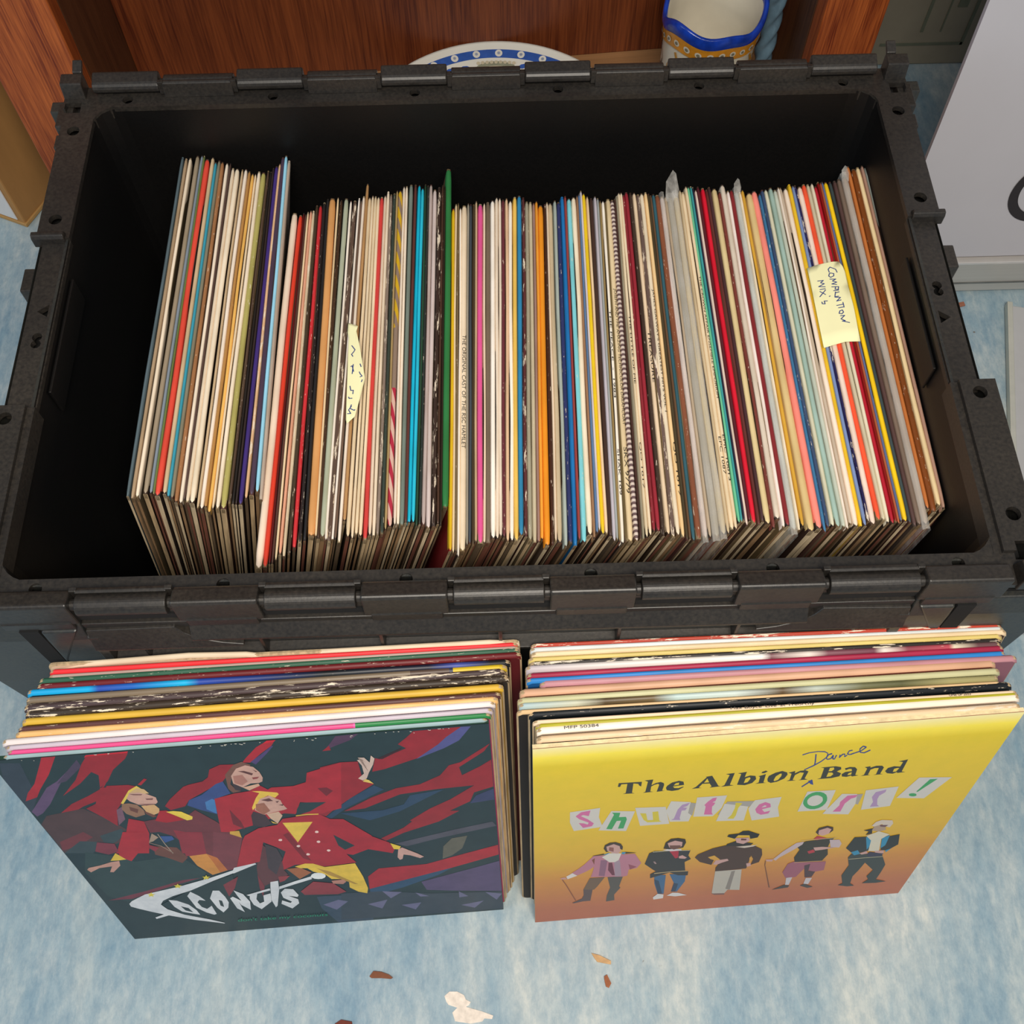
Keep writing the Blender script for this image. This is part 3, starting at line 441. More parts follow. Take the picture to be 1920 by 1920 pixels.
ART_LEFT = """
2e3a48 17 989 55 983 37 836 1 766 1 837 1 930
5b4668 131 934 93 870 53 802 23 762 6 749 3 773 26 807 70 874 100 898
463a52 167 980 167 951 118 895 96 887 131 934
a3202f 103 999 131 999 94 929 54 867 37 836 8 822 25 857 52 894 93 977
c41a2c 190 995 275 998 269 988 184 987
8f1d2a 189 990 273 992 261 970 224 928 199 882 175 856 189 910 179 926 141 880 90 833 138 898 171 962
8f1d2a 201 888 173 850 141 825 96 795 56 753 51 738 77 747 115 779 158 803 182 855
4a3538 26 749 112 770 154 696 171 656 146 597 81 558 1 559 2 638 1 710
6b3038 10 618 76 659 88 629 38 588 1 573
33434a 105 633 162 661 162 636 133 599 102 576
33434a 1 559 54 614 104 601 62 547
2a3f42 47 556 97 529 141 485 247 500 287 392 267 358 180 317 58 251 20 295 11 446
6a4038 205 560 254 543 265 484 245 456 219 492 196 514
703040 13 271 117 310 220 358 265 363 183 326 71 269
c41a2c 552 999 570 999 563 990 538 985
a3202f 540 988 565 992 557 977 531 950 502 915 486 918 495 933 526 976
4a3c6c 557 977 534 950 503 918 511 905 541 946 561 976
4f3450 689 996 736 999 716 976 676 953 656 939 675 970
8f1d2a 654 940 671 960 672 941
8f1d2a 846 993 943 996 918 957 891 924 850 883 810 863 770 843 744 836 757 894 767 888 825 926 810 945 831 971
4e5088 943 996 963 995 936 942 903 914 841 876 892 932 910 959
34141e 763 893 817 929 812 919 771 887
27405c 615 639 681 722 740 775 760 752 666 676 627 631
27405c 744 652 795 673 813 715 890 731 783 640 711 606 649 653
8f1d2a 659 662 729 719 786 753 839 763 886 797 908 839 932 848 999 920 985 888 929 827 933 790 974 824 999 850 999 726 955 705 944 663 871 604 813 572 801 590 852 643 900 680 957 739 870 734 792 723 707 668
333a60 959 690 999 717 999 662 943 653
8f1d2a 725 507 783 555 843 633 917 620 867 573 780 527 734 491
4b4a58 753 472 901 524 990 551 999 526 860 483 781 452
5c5a50 867 436 890 477 928 485 912 417 885 380 860 364
2c4a68 661 213 771 260 880 306 844 269 748 207 660 166
54466a 796 233 936 295 999 325 999 131 871 159 805 178
a3202f 699 336 818 340 918 385 999 420 999 363 880 306 771 260 661 213 667 292
39485a 522 192 654 182 664 163 645 2 550 4 522 112
39424e 586 199 691 192 812 153 999 128 999 7 728 14 561 21
6a6888 691 192 740 177 708 141
6a6888 774 167 808 135 785 137
6a6888 887 152 910 114 886 110
6a6888 956 132 999 113 984 74
6a6888 530 134 573 159 596 143 559 93
6a6888 731 90 784 97 765 51
6a6888 644 114 698 134 678 76
6a6888 888 57 949 75 923 30
8f1d2a 175 856 234 860 203 789 177 749 158 675 140 722 118 769 144 787
8f1d2a 190 863 235 860 251 850 233 840 210 807 196 778 181 758 158 675 146 718
a3202f 254 858 274 882 279 878 260 854
745264 178 752 193 765 183 705 161 678
8f6a54 197 778 212 778 227 769 234 742 231 720 208 710 193 730 190 753
c8a070 234 762 263 763 268 743 263 724 243 712 237 732
6a4038 208 763 224 747 217 729 206 744
6a4038 233 739 254 709 244 704 234 722
dcc050 196 781 228 835 250 853 256 839 230 825 200 777
caa87a 225 823 248 844 261 836 266 816 243 814
c39a8c 226 823 246 824 262 812 275 796 273 774 267 766 245 761 230 769 217 787 214 800
7d5450 225 820 252 815 248 810 232 813
7d5450 252 794 269 794 265 785 253 787
7d5450 231 772 267 767 245 761
a3202f 191 707 219 688 214 627 185 524 112 537 168 646
6b2f38 219 688 244 694 305 686 341 724 374 657 396 580 376 487 257 510 269 581 262 604 238 630 217 630
a01828 244 687 266 733 281 732 307 681 265 673
8e2a38 270 635 309 610 312 499 259 510 269 581
33508a 233 609 259 605 260 587 235 573
a08a78 200 580 219 626 228 603 211 585
9a8c80 230 619 232 565 234 567 232 622
9a8c80 232 565 237 512 239 515 234 568
8a7468 200 578 221 556 223 559 201 581
8a7468 221 556 238 515 240 519 223 559
5c2430 283 753 340 772 324 743 290 732
8f1d2a 283 753 301 782 343 834 356 841 388 851 403 867 414 900 439 916 469 913 461 875 446 872 429 844 404 824 372 798 340 772 325 746 290 732
33487f 330 748 340 772 372 792 412 835 429 844 433 788 397 769 383 696 354 721
4276ae 371 757 389 770 393 763 383 698 366 723
e0c448 278 726 294 727 310 721 328 693 324 680 312 677 295 702
8a2a38 279 622 329 613 311 493 263 493 265 541
6b2f38 329 613 400 600 356 397 339 396 331 471 311 493
743640 354 612 412 571 362 404 336 394 334 439 321 471
cc8a40 270 492 312 497 331 471 339 396 298 376 275 436
b86a34 312 497 331 471 339 396 319 386 316 451
a3202f 159 644 205 636 179 557 134 489 114 517 123 559
7a3040 89 603 124 588 121 546 94 534 70 556
8a2c3c 197 570 215 550 201 531 193 550
d8b840 88 500 111 539 125 501 105 499
bd8e80 87 493 107 496 102 470 76 436 68 438 82 469 51 465 25 445 21 461 28 471 57 479
8f1d2a 639 873 683 888 720 886 720 806 741 781 681 722 639 675 616 644 604 656
a3202f 394 769 441 787 474 792 501 814 514 793 523 801 570 800 599 813 608 854 638 867 685 886 658 698 571 723 552 667 527 675 448 627 390 602 371 606
6d1a28 619 782 639 782 650 764 632 742
6d1a28 414 714 426 651 427 610 406 641
a3202f 561 665 628 710 661 714 656 679 604 658
21363c 572 721 627 714 585 675 552 660 558 689
6e4a40 440 872 466 912 485 922 501 907 485 883 468 895 454 870 442 830 448 804 457 795 439 790 433 810
c39a8c 468 895 489 906 504 897 512 873 514 848 510 831 502 826 484 826 464 811 448 829 451 865
a87468 455 864 475 867 480 836 465 820 451 832
5a3230 469 883 482 883 498 869 494 861 479 875
5a3230 500 886 508 876 505 874
8a4040 492 852 508 853 502 845 493 843
caa088 464 811 500 823 501 813 475 795
3a2c34 446 835 461 815 457 795 446 803
3e2c34 463 696 485 675 491 630 470 613 448 627 454 677
5c3238 445 537 476 422 471 373 476 341 446 316 392 274 409 395
40343c 455 526 477 499 480 441 448 347 436 390
a3202f 419 578 457 611 512 623 585 632 593 635 652 624 705 526 701 462 648 428 633 436 650 383 571 374 546 393 502 397 471 373 476 422 494 476 478 503 453 536 424 432 362 404 408 553
a3202f 519 649 550 654 603 658 644 599 638 557 515 580 488 599
a3202f 644 599 679 552 741 482 750 442 743 420 687 454 632 515
7a1826 505 567 519 578 545 413 528 431
22353a 618 547 659 479 633 460 621 486
dcb84a 479 791 496 789 531 776 533 768 522 753 509 766 488 750 472 714 463 702 464 715 481 758 493 780
c8a890 489 678 517 686 522 665 504 627 494 653
c39a8c 489 753 512 765 523 748 531 740 532 720 538 696 530 692 513 687 482 676 467 702 478 729
94604e 475 730 494 733 500 693 482 676 470 701
5a3434 490 747 509 753 515 739 503 738
5a3434 523 718 535 720 531 712
5a3434 519 735 528 737 522 728
d8b048 491 643 504 626 494 631
d8b048 550 656 575 658 575 664 551 661
d8b048 575 658 601 656 602 661 575 664
dcbc4a 515 629 582 622 531 521
e8c8c0 587 568 587 573 584 575 581 574 579 570 579 565 582 563 586 564
e8c8c0 583 515 582 520 580 522 576 521 574 516 575 512 578 509 581 511
e8c8c0 599 463 598 468 595 470 592 469 590 465 591 460 593 457 597 459
e8c8c0 533 500 533 505 530 507 527 506 524 501 525 497 528 494 531 496
e8c8c0 548 451 547 455 544 458 541 457 539 452 539 447 542 445 546 446
e8c8c0 498 540 498 545 495 547 492 546 489 542 490 537 493 535 496 536
a0603c 478 377 511 380 534 345 499 311
e0bc44 500 387 527 400 546 396 571 371 646 379 655 295 658 220 652 188 631 203 613 234 617 277 600 291 576 295 566 324 539 349 528 372 512 375
b08a3c 550 368 579 342 637 251 629 253 572 322
8c343c 450 336 479 336 461 308 447 300
8c343c 488 233 529 289 576 269 601 209 578 197 494 209
b88070 574 285 604 287 610 273 600 259 576 266
c49a40 391 606 412 606 410 569 388 593
e0c040 743 478 766 455 761 439 748 443
c49a90 758 438 768 449 802 407 816 386 806 379 784 400 768 408 763 383 756 379 752 395
c8b0a4 720 801 711 812 726 832 726 868 719 893 730 894 736 879 722 903 735 901 744 878 750 908 756 894 750 869 737 835 729 809
d8bc60 726 807 733 801 741 783 719 797
22353a 131 220 224 298 346 371 334 296 281 130 226 103 171 142
7a2c38 309 312 355 355 332 286 307 237
7a2c38 403 356 406 282 390 220 392 274
d5d8dc 56 241 67 257 110 292 210 326 286 359 351 394 357 408 411 425 413 419 350 376 347 376 294 343 223 293 173 268 142 244 130 221 138 187 171 142 225 98 258 65 255 62 185 104 131 146 96 178 71 204 55 223
d5d8dc 94 140 124 158 134 148 94 129
d5d8dc 156 246 175 237 197 206 207 167 209 134 192 146 170 164 159 199
22353a 175 200 191 184 196 153 180 170
d5d8dc 207 261 221 286 235 256 244 223 230 231 222 217 225 185 235 169 251 187 251 131 244 127 228 146 211 182 209 225
d5d8dc 276 282 291 279 297 238 298 201 289 166 270 137 262 171 258 235
22353a 277 221 284 214 280 173 273 183
d5d8dc 326 274 344 246 351 194 342 139 325 177 323 197 324 128 310 157 307 226 316 235 325 216 331 204 328 238
d5d8dc 359 237 379 241 370 207 373 178 386 187 392 228 412 237 404 183 370 139 356 171 354 211
d5d8dc 425 307 445 311 440 275 437 254 414 153 408 144 406 194 418 269
d5d8dc 351 238 416 269 415 256 356 231
d5d8dc 441 275 485 300 530 323 528 305 482 282 438 258
dfe4e4 565 318 564 328 558 336 550 340 540 340 533 334 529 325 529 315 535 306 544 302 553 302 561 308
d5d8dc 452 259 472 252 479 212 474 200 453 212 473 186 471 158 448 127 426 164 432 186 450 165 455 173 438 202 438 237
d8c848 128 302 123 293 116 293 119 285 114 275 122 279 126 272 127 283 135 289 128 291
d8c848 204 342 199 333 192 333 195 325 191 315 198 319 203 313 204 323 211 329 204 332
d8c848 283 379 278 370 271 371 274 363 270 353 277 357 282 351 283 361 290 367 283 369
"""
ART_RIGHT = """
32332c 183 817 233 815 233 792 228 798 226 806 215 810 215 765 221 761 195 762 201 766 202 810 189 810 187 798 182 799
32332c 238 820 257 822 255 795 264 804 274 807 281 801 283 792 281 764 287 762 269 760 272 794 269 799 261 795 255 788 255 764 262 761 239 760 244 765 246 813
32332c 326 789 324 800 314 806 299 800 290 786 288 776 291 764 303 758 317 761 327 773 326 776 316 770 307 772 303 780 327 784
bg 304 785 308 795 315 797 315 786
32332c 370 815 384 818 404 766 410 763 385 760 389 766 383 781 367 782 361 765 368 762 346 761 354 769 373 813
bg 370 787 381 787 375 806
32332c 413 821 432 823 429 767 438 762 410 760 417 767 422 815
32332c 439 820 458 824 457 799 468 805 480 801 484 785 478 767 463 759 445 764 447 815
bg 459 770 460 792 468 797 471 790 467 773
32332c 487 798 502 806 503 765 510 762 485 762 492 767 491 794
32332c 492 818 499 823 504 818 498 811 491 812
32332c 509 781 510 796 522 809 536 815 548 806 551 795 547 777 533 764 520 760 512 768
bg 524 772 526 791 533 802 537 802 538 791 534 773 527 768
32332c 551 804 565 810 566 799 576 809 587 810 595 803 593 769 601 763 580 763 585 766 586 798 577 801 568 790 567 767 575 763 554 763 560 768 559 798
32332c 619 817 651 818 664 812 667 801 659 792 671 781 670 767 654 761 622 761 629 766 627 813
bg 640 796 640 812 648 813 651 804 647 796
bg 641 769 641 790 650 788 654 780 650 770
32332c 674 804 684 809 696 806 703 795 705 768 713 764 699 761 696 766 687 761 676 765 673 777 679 786 693 788 690 799 684 800 678 795
bg 687 770 688 779 694 783 695 771
32332c 718 802 730 805 731 798 743 805 756 803 762 794 761 764 768 761 747 760 752 763 751 793 742 794 734 788 734 764 740 761 719 760 725 765 725 795
32332c 788 818 807 824 808 767 817 763 799 761 798 766 790 759 776 764 769 775 772 790 784 796 798 792 799 813
bg 788 768 787 783 793 786 798 785 795 769
2c3f86 567 881 580 889 578 893 566 886
2c3f86 580 889 598 892 597 896 578 893
2c3f86 598 892 613 888 613 893 597 896
2c3f86 613 888 621 880 621 884 613 892
2c3f86 620 883 621 865 623 863 622 881
2c3f86 621 866 613 849 615 845 623 862
2c3f86 613 849 601 833 603 828 615 845
2c3f86 601 833 583 814 585 810 603 828
2c3f86 594 883 600 844 603 843 597 882
2c3f86 600 844 601 833 604 832 603 842
2c3f86 630 882 623 879 624 873 631 876
2c3f86 622 878 620 866 623 862 625 874
2c3f86 620 863 624 853 626 854 622 865
2c3f86 626 851 633 854 632 859 625 856
2c3f86 634 855 636 870 633 874 631 858
2c3f86 633 873 635 857 638 855 636 871
2c3f86 636 853 641 850 641 855 636 858
2c3f86 642 851 643 870 640 872 640 854
2c3f86 648 873 649 858 652 857 650 871
2c3f86 651 856 656 871 653 875 649 859
2c3f86 655 870 660 870 659 875 654 875
2c3f86 658 874 660 860 662 859 660 872
2c3f86 662 858 666 865 664 869 660 862
2c3f86 671 890 664 888 666 883 673 886
2c3f86 664 887 663 873 666 870 666 884
2c3f86 665 869 671 866 670 871 664 874
2c3f86 672 866 679 871 677 876 670 871
2c3f86 679 871 693 880 691 885 677 875
2c3f86 693 881 700 895 698 900 691 885
2c3f86 699 900 691 905 691 900 699 895
2c3f86 690 905 685 892 688 888 692 901
2c3f86 686 889 690 875 692 875 688 890
2c3f86 691 873 701 869 700 874 691 877
2c3f86 701 869 712 880 710 885 699 874
2c3f86 595 726 608 747 605 752 593 731
2c3f86 608 747 613 757 610 762 605 752
2c3f86 603 756 612 760 619 734 611 740
c9c4bd 81 690 148 701 147 652 158 598 92 587 82 635
c9699a 94 666 106 686 127 691 124 662 111 670 106 665 122 646 137 621 133 606 113 600 102 629 114 625 123 617 125 627 103 649
c9c4bd 149 580 174 680 228 669 214 564
3f9a5c 176 671 195 667 193 644 209 643 212 629 207 580 194 581 199 624 189 624 180 580 167 584 181 659
c9c4bd 227 687 296 680 313 586 245 587
cdbb38 240 656 254 653 260 616 273 614 268 658 281 659 288 608 294 601 261 603 251 618
a09a94 350 692 364 686 362 620 351 637
c9c4bd 306 707 351 695 351 637 360 624 357 591 313 597 299 661
a88ab0 315 606 321 613 325 660 333 684 350 692 345 675 336 669 346 666 343 653 335 653 334 614 337 602
c9c4bd 363 716 430 715 426 651 411 609 365 615
c9699a 389 622 388 665 384 673 390 690 399 706 408 708 407 690 401 684 408 681 406 669 403 662 406 630 410 618
a09a94 435 682 499 674 490 646 421 614
c9c4bd 430 672 487 647 488 572 422 580
cdbb38 455 673 471 668 465 644 465 603 462 586 447 589 454 608 457 645
c9c4bd 498 678 557 685 558 630 570 578 507 568 489 636
c9699a 506 629 511 654 524 664 537 653 541 634 522 626 530 610 543 615 541 600 524 596 512 609
c9c4bd 519 636 525 647 530 643 529 638
c9c4bd 612 702 677 699 678 595 609 598
3f9a5c 668 646 665 662 660 677 652 688 643 695 633 697 624 693 617 684 613 671 612 656 614 640 620 625 628 613 637 606 647 604 656 608 663 617 667 630
c9c4bd 658 647 656 657 653 666 647 673 641 678 635 679 629 676 625 671 622 663 621 654 623 644 626 635 631 628 638 623 644 622 650 625 654 630 657 638
a09a94 720 667 746 667 747 611 735 618
c9c4bd 696 676 732 669 740 617 736 560 672 574
c9699a 694 582 703 614 701 633 711 664 735 664 732 651 723 646 714 622 713 579
c9c4bd 748 685 821 692 827 589 761 580
a88ab0 779 593 780 619 771 646 774 671 796 681 797 667 787 650 787 632 794 602 801 592
c9c4bd 857 730 934 719 899 617 831 631
3f9a5c 885 717 903 716 874 655 870 657
3f9a5c 876 639 873 645 867 649 861 650 857 648 857 643 860 637 866 633 872 632 876 634
8a5038 68 296 79 255 81 258 70 299
8a5038 79 255 106 140 108 143 81 258
5a4a4c 98 127 123 153 127 177 125 216 149 214 146 133 126 132 102 123
6e5848 125 216 139 291 177 290 161 232 153 210
55504c 184 288 223 285 217 220 221 209 207 163 210 123 188 118 188 160 194 215
d8d0cc 79 314 94 333 107 314 83 296
c09088 63 305 75 311 83 296 69 296
b5788a 93 334 109 358 122 382 143 431 244 426 264 363 255 333 235 327 234 288 223 284 141 297 145 333 147 364 137 347 125 333 107 316
8a6078 162 402 179 399 176 297 161 303
a08a98 196 383 209 393 219 288 202 291
6a3044 182 382 191 381 202 298 195 299 183 334
8e4a5c 232 363 254 342 238 326
7c4436 140 407 147 418 147 377
3a3026 139 432 168 441 170 433 144 431
3a3026 218 442 248 431 221 430
3f8ab0 165 432 181 445 180 432
3f8ab0 211 442 221 440 219 428 212 429
d4cec4 164 420 181 441 211 435 206 393 197 383 184 385
3c2e24 166 471 168 492 179 504 193 505 206 493 212 474 212 454 205 464 173 449
c49a94 172 482 189 494 204 479 208 448 202 434 188 440 175 458
8a5650 179 478 190 473 191 448 179 457
d5d0cf 312 121 323 144 339 136 340 109 315 104
d5d0cf 348 126 362 144 377 140 403 118 372 115
356088 303 278 333 272 339 141 323 144 308 219
356088 342 275 385 266 387 217 373 149 357 152 359 213
1f3a58 305 249 318 236 335 142 323 144
1f3a58 359 213 371 205 369 150 357 152
2c2c30 273 355 279 421 291 432 380 419 378 388 387 364 373 348 381 286 389 284 390 258 365 263 341 287 294 258 292 285 305 302 298 312
c8c0a0 288 425 332 426 331 429 287 428
c8c0a0 332 426 378 418 378 421 331 429
c8b080 302 286 344 290 344 293 302 290
c8b080 344 290 387 286 386 290 344 293
a8203a 328 425 351 422 354 380 347 376
c49a94 355 388 363 393 376 375 371 369 356 375
d0c8c8 310 435 323 439 356 433 358 423 332 423
9a8080 293 367 298 366 303 351 299 350
2e221e 312 443 314 479 325 499 342 500 360 490 364 470 360 440 327 436
c49a94 319 474 336 486 355 474 356 450 341 438 326 447
6a4238 325 460 353 455 351 438 338 432 328 442
b8b0a4 469 118 459 270 527 270 542 125 509 133 504 110 481 105
8a8078 502 142 502 261 511 264 515 131
7a5850 468 115 504 110 505 99 478 103
4a3228 396 371 401 390 434 421 463 433 536 419 559 392 566 355 565 309 546 295 547 332 538 356 538 282 538 273 459 270 457 294 464 330 455 359 446 343 444 315 412 340
bg 429 367 444 375 462 346 454 339 437 354
bg 536 343 540 351 545 304 540 310
c49a94 447 319 451 342 480 347 485 335 468 324 457 313
c49a94 533 307 543 309 548 289 538 284
2c2420 464 427 467 441 486 455 532 433 526 421
cfc0b0 491 419 526 421 544 422 535 413 514 408
c49a94 482 473 515 470 521 448 507 433 489 445
5a3028 497 468 511 463 511 454 498 457
1c1a1a 461 485 463 497 487 499 495 512 509 511 529 493 539 485 537 466 520 461 515 483 487 489 481 469
7a4c34 580 316 582 290 585 288 582 314
7a4c34 582 289 620 124 623 125 584 289
48403e 631 106 659 136 675 127 673 114
48403e 704 121 714 133 742 104 728 99
c4bcc0 662 135 656 185 672 187 672 133
c4bcc0 711 133 710 174 727 171 725 127
9a5a6c 639 226 643 282 657 294 683 284 742 277 748 219 727 213 713 221 693 241 681 186 654 186
4a343c 689 262 703 270 707 223 727 213 724 177 706 178
2e2a24 652 320 657 368 644 395 663 419 732 427 726 403 727 369 737 323 730 285 659 291
c0acb0 599 321 616 367 641 414 659 418 658 401 641 371 613 328 607 310
c0acb0 722 417 747 413 758 387 757 363 734 370
c49a94 579 323 599 321 599 306 585 309
c49a94 690 376 712 376 747 365 716 357 698 355
b02c3c 679 354 693 364 700 345 686 338
b02c3c 680 430 686 447 714 428 689 421
c8b080 651 423 688 425 688 428 650 426
c8b080 688 425 736 425 736 428 688 428
c0a070 659 285 701 284 700 287 658 288
c0a070 701 284 741 281 740 284 700 287
3a2420 677 470 680 494 699 503 715 492 719 473 712 456 687 452
c49a94 686 457 683 480 701 492 713 481 712 456 698 445
2e3a3c 810 101 820 113 805 170 809 238 795 292 799 316 882 294 908 223 909 175 908 122 940 101 914 96 875 101 886 126 876 150 883 192 849 248 844 200 837 158 842 108 857 88 838 87
20282c 776 355 783 420 823 417 839 371 838 328 805 310
20282c 870 326 858 405 895 417 908 353 888 318
2a86ac 812 416 825 419 836 362 833 334
2a86ac 867 337 855 401 871 417 875 354
2a86ac 795 326 810 336 822 311 808 304
2a86ac 883 321 896 331 888 308
cfc8b4 811 423 836 446 869 422 854 396 868 317 839 325 830 392
c49a94 819 314 834 326 842 310 827 305
c49a94 855 322 879 322 884 301 863 305
2a2c48 840 303 844 319 871 306 884 301 880 285 848 286
201c20 796 458 816 466 822 435 808 429 811 449
a8907c 817 454 818 490 844 477 852 452 837 444
cabcae 810 483 815 504 827 513 854 506 861 487 858 465 845 472 834 487 817 477
6a4850 829 484 851 480 846 469 833 474
b8b090 799 279 845 280 844 283 799 282
b8b090 845 280 888 279 887 282 844 283
"""

# ------------------------------------------------------------------ floor and walls
def floor_material():
    m, t, p = nt('blue_vinyl')
    a = noise(t, 3.2, 7, (3.0, .8, 1), rough=.68); b = noise(t, 11, 7, (3.2, 1.0, 1), rough=.78); c = noise(t, 70, 5, (1.6, .8, 1), rough=.75); d = noise(t, 160, 3)
    r1 = ramp(t, b.outputs[0], [(.34, lin('7093a8')), (.5, lin('98acb6')), (.64, lin('c4cac8'))])
    r2 = ramp(t, a.outputs[0], [(.38, lin('6c90a6')), (.52, lin('9cafb7')), (.66, lin('cccec6'))])
    x = mix(t, r1.outputs[0], r2.outputs[0], .55)
    r3 = ramp(t, c.outputs[0], [(.36, (.78, .84, .88)), (.60, (1.08, 1.06, 1.03))]); x = mix(t, x, r3.outputs[0], 1.0, 'MULTIPLY')
    v = N(t, 'ShaderNodeTexVoronoi'); v.inputs['Scale'].default_value = 26; tc = N(t, 'ShaderNodeTexCoord'); t.links.new(tc.outputs['Object'], v.inputs['Vector'])
    r4 = ramp(t, v.outputs['Distance'], [(.028, (1, 1, 1)), (.05, (0, 0, 0))]); r5 = ramp(t, d.outputs[0], [(.56, (0, 0, 0)), (.62, (1, 1, 1))])
    mk = mix(t, r4.outputs[0], r5.outputs[0], 1.0, 'MULTIPLY'); x = mix(t, x, lin('6a6258'), mk)
    # fine scratches
    s = noise(t, 10, 8, (22, 2.2, 1), rough=.8); r6 = ramp(t, s.outputs[0], [(.64, (0, 0, 0)), (.70, (.55, .55, .55))]); x = mix(t, x, lin('d4dad8'), r6.outputs[0])
    s2 = noise(t, 16, 9, (9, 1.6, 1), rough=.85); r7 = ramp(t, s2.outputs[0], [(.30, (.6, .6, .6)), (.36, (0, 0, 0))]); x = mix(t, x, lin('5c7688'), r7.outputs[0])
    t.links.new(x, p.inputs['Base Color']); p.inputs['Roughness'].default_value = .55
    return m
MB().box(-2.2, 2.2, -2.0, 1.4, -.02, 0).obj('floor', floor_material(), kind='structure')
MB().box(-2.2, 2.2, .94, .98, 0, 2.4).obj('wall_back', plain('grey_wall', '6d6a60', .8, .05), kind='structure')

# ------------------------------------------------------------------ crate
crate = empty('storage_crate', (0, 0, 0), label='large open black plastic storage crate filled with upright records on the blue floor', cat='crate')
YC = .2305                                    # middle of the crate from front to back
IX, IY0, IY1 = .3115, .0255, .4355              # inner opening
def shell():
    b = MB()
    def ring(hx, y0, y1, z, rc=.018, n=4):
        out = []
        for cx, cy, a0 in ((hx-rc, y1-rc, 0), (-hx+rc, y1-rc, 90), (-hx+rc, y0+rc, 180), (hx-rc, y0+rc, 270)):
            for k in range(n+1):
                t = math.radians(a0 + 90*k/n); out.append((cx + rc*math.cos(t), cy + rc*math.sin(t), z))
        return out
    rings = [ring(.312, .024, .437, 0), ring(.3135, .0222, .4388, .363), ring(.3115, .0255, .4355, .363, .02), ring(.3095, .0285, .4325, .010, .02)]
    n = len(rings[0])
    for rg in rings: b.v += rg
    for k in range(3):
        for i in range(n): b.f.append((k*n+i, k*n+(i+1) % n, (k+1)*n+(i+1) % n, (k+1)*n+i)); b.m.append(1 if k == 2 else 0)
    b.f.append(tuple(range(n))); b.m.append(0); b.f.append(tuple(range(3*n, 4*n))); b.m.append(1)
    return b
shell().obj('tub', [M['plast_side'], M['plast_in_shade']], crate)
# rim: flat flange with a hole pattern
FIL = []
def rim():
    b = MB()
    def slab(x0, x1, y0, y1, z1): b.box(x0, x1, y0, y1, z1-.0045, z1)
    # long sides
    slab(-.337, .337, .004, IY0+.001, .365); slab(-.337, .337, IY1-.001, .457, .365)
    for s in (-1, 1):
        xs = lambda a, c: (min(s*a, s*c), max(s*a, s*c))
        x0, x1 = xs(IX-.001, .335); slab(x0, x1, .301, IY1, .365)       # rear part
        x0, x1 = xs(IX-.001, .331); slab(x0, x1, .150, .301, .361)      # middle, lower
        x0, x1 = xs(IX+.003, .339); slab(x0, x1, IY0, .153, .369)      # front part, raised
        x0, x1 = xs(IX-.002, IX+.006); b.box(x0, x1, IY0, .153, .35, .3655)
    for sx in (-1, 1):
        for yc, sy in ((IY0, 1), (IY1, -1)):
            rr = .020; cx, cy = sx*(IX-rr), yc + sy*rr
            pts = [(sx*(IX+.002), yc - sy*.002)] + [(cx + sx*rr*math.sin(t), cy - sy*rr*math.cos(t)) for t in [math.pi/2*k/6 for k in range(7)]]
            pts = [pts[0]] + pts[1:]
            pts[1] = (pts[1][0], yc - sy*.0005); n = len(pts)
            pts = [(sx*(IX+.002), yc - sy*.002), (cx, yc - sy*.002)] + [(cx + sx*rr*math.sin(t), cy - sy*rr*math.cos(t)) for t in [math.pi/2*k/6 for k in range(7)]] + [(sx*(IX+.002), cy)]
            n = len(pts)
            FIL.append([(x, y, .3545) for x, y in pts] + [(x, y, .3652) for x, y in pts])
    o = b.obj('rim', M['plast'], crate)
    cut = MB()
    for x in (-.2862, -.1705, -.0573, .0573, .1705, .2862):
        for y in (.0195, .4423): cut.cyl((x, y, .30), (x, y, .40), .0042, 14)
    for s in (-1, 1):
        for y, x in ((.4095, .3245), (.3190, .3235), (.1425, .3265), (.0510, .3265)): cut.cyl((s*x, y, .30), (s*x, y, .40), .0049, 16)
        for y, rr in ((.2365 if s > 0 else .2115, .0036),):
            cut.cyl((s*.3205, y-.003, .30), (s*.3205, y-.003, .40), rr, 10); cut.cyl((s*.3205, y+.003, .30), (s*.3205, y+.003, .40), rr, 10)
        yt = .2110 if s > 0 else .2370
        cut.add([(s*.3165, yt-.005, .30), (s*.3165, yt+.006, .30), (s*.3245, yt, .30), (s*.3165, yt-.005, .40), (s*.3165, yt+.006, .40), (s*.3245, yt, .40)], [(0, 1, 2), (3, 4, 5), (0, 1, 4, 3), (1, 2, 5, 4), (2, 0, 3, 5)])
        for y in (.0265, .4348): cut.box(s*.3290-.0065, s*.3290+.0065, y-.0055, y+.0055, .3, .4)
    c = cut.obj('cutter', M['shade_black'])
    bo = o.modifiers.new('holes', 'BOOLEAN'); bo.object = c; bo.operation = 'DIFFERENCE'; bo.solver = 'EXACT'; bo.use_self = True
    bv = o.modifiers.new('bevel', 'BEVEL'); bv.width = .0011; bv.segments = 2; bv.limit_method = 'ANGLE'
    dg = bpy.context.evaluated_depsgraph_get(); dg.update()
    me = bpy.data.meshes.new_from_object(o.evaluated_get(dg)); o.modifiers.clear(); o.data = me
    bpy.data.objects.remove(c)
    fl = MB()                                 # added black web under the flange: shade inside the holes put into colour
    fl.box(-.334, .334, .006, .0218, .338, .352); fl.box(-.334, .334, .4392, .455, .338, .352)
    for s in (-1, 1): fl.box(min(s*.3142, s*.333), max(s*.3142, s*.333), .029, .432, .338, .350)
    fl.obj('rim_hole_shade', M['shade_black'], crate)
rim()
for vs in FIL:
    b = MB(); n = len(vs)//2; b.add(vs, [(i, (i+1) % n, n+(i+1) % n, n+i) for i in range(n)] + [tuple(range(n)), tuple(range(n, 2*n))])
    b.obj('rim_corner', M['plast'], crate)
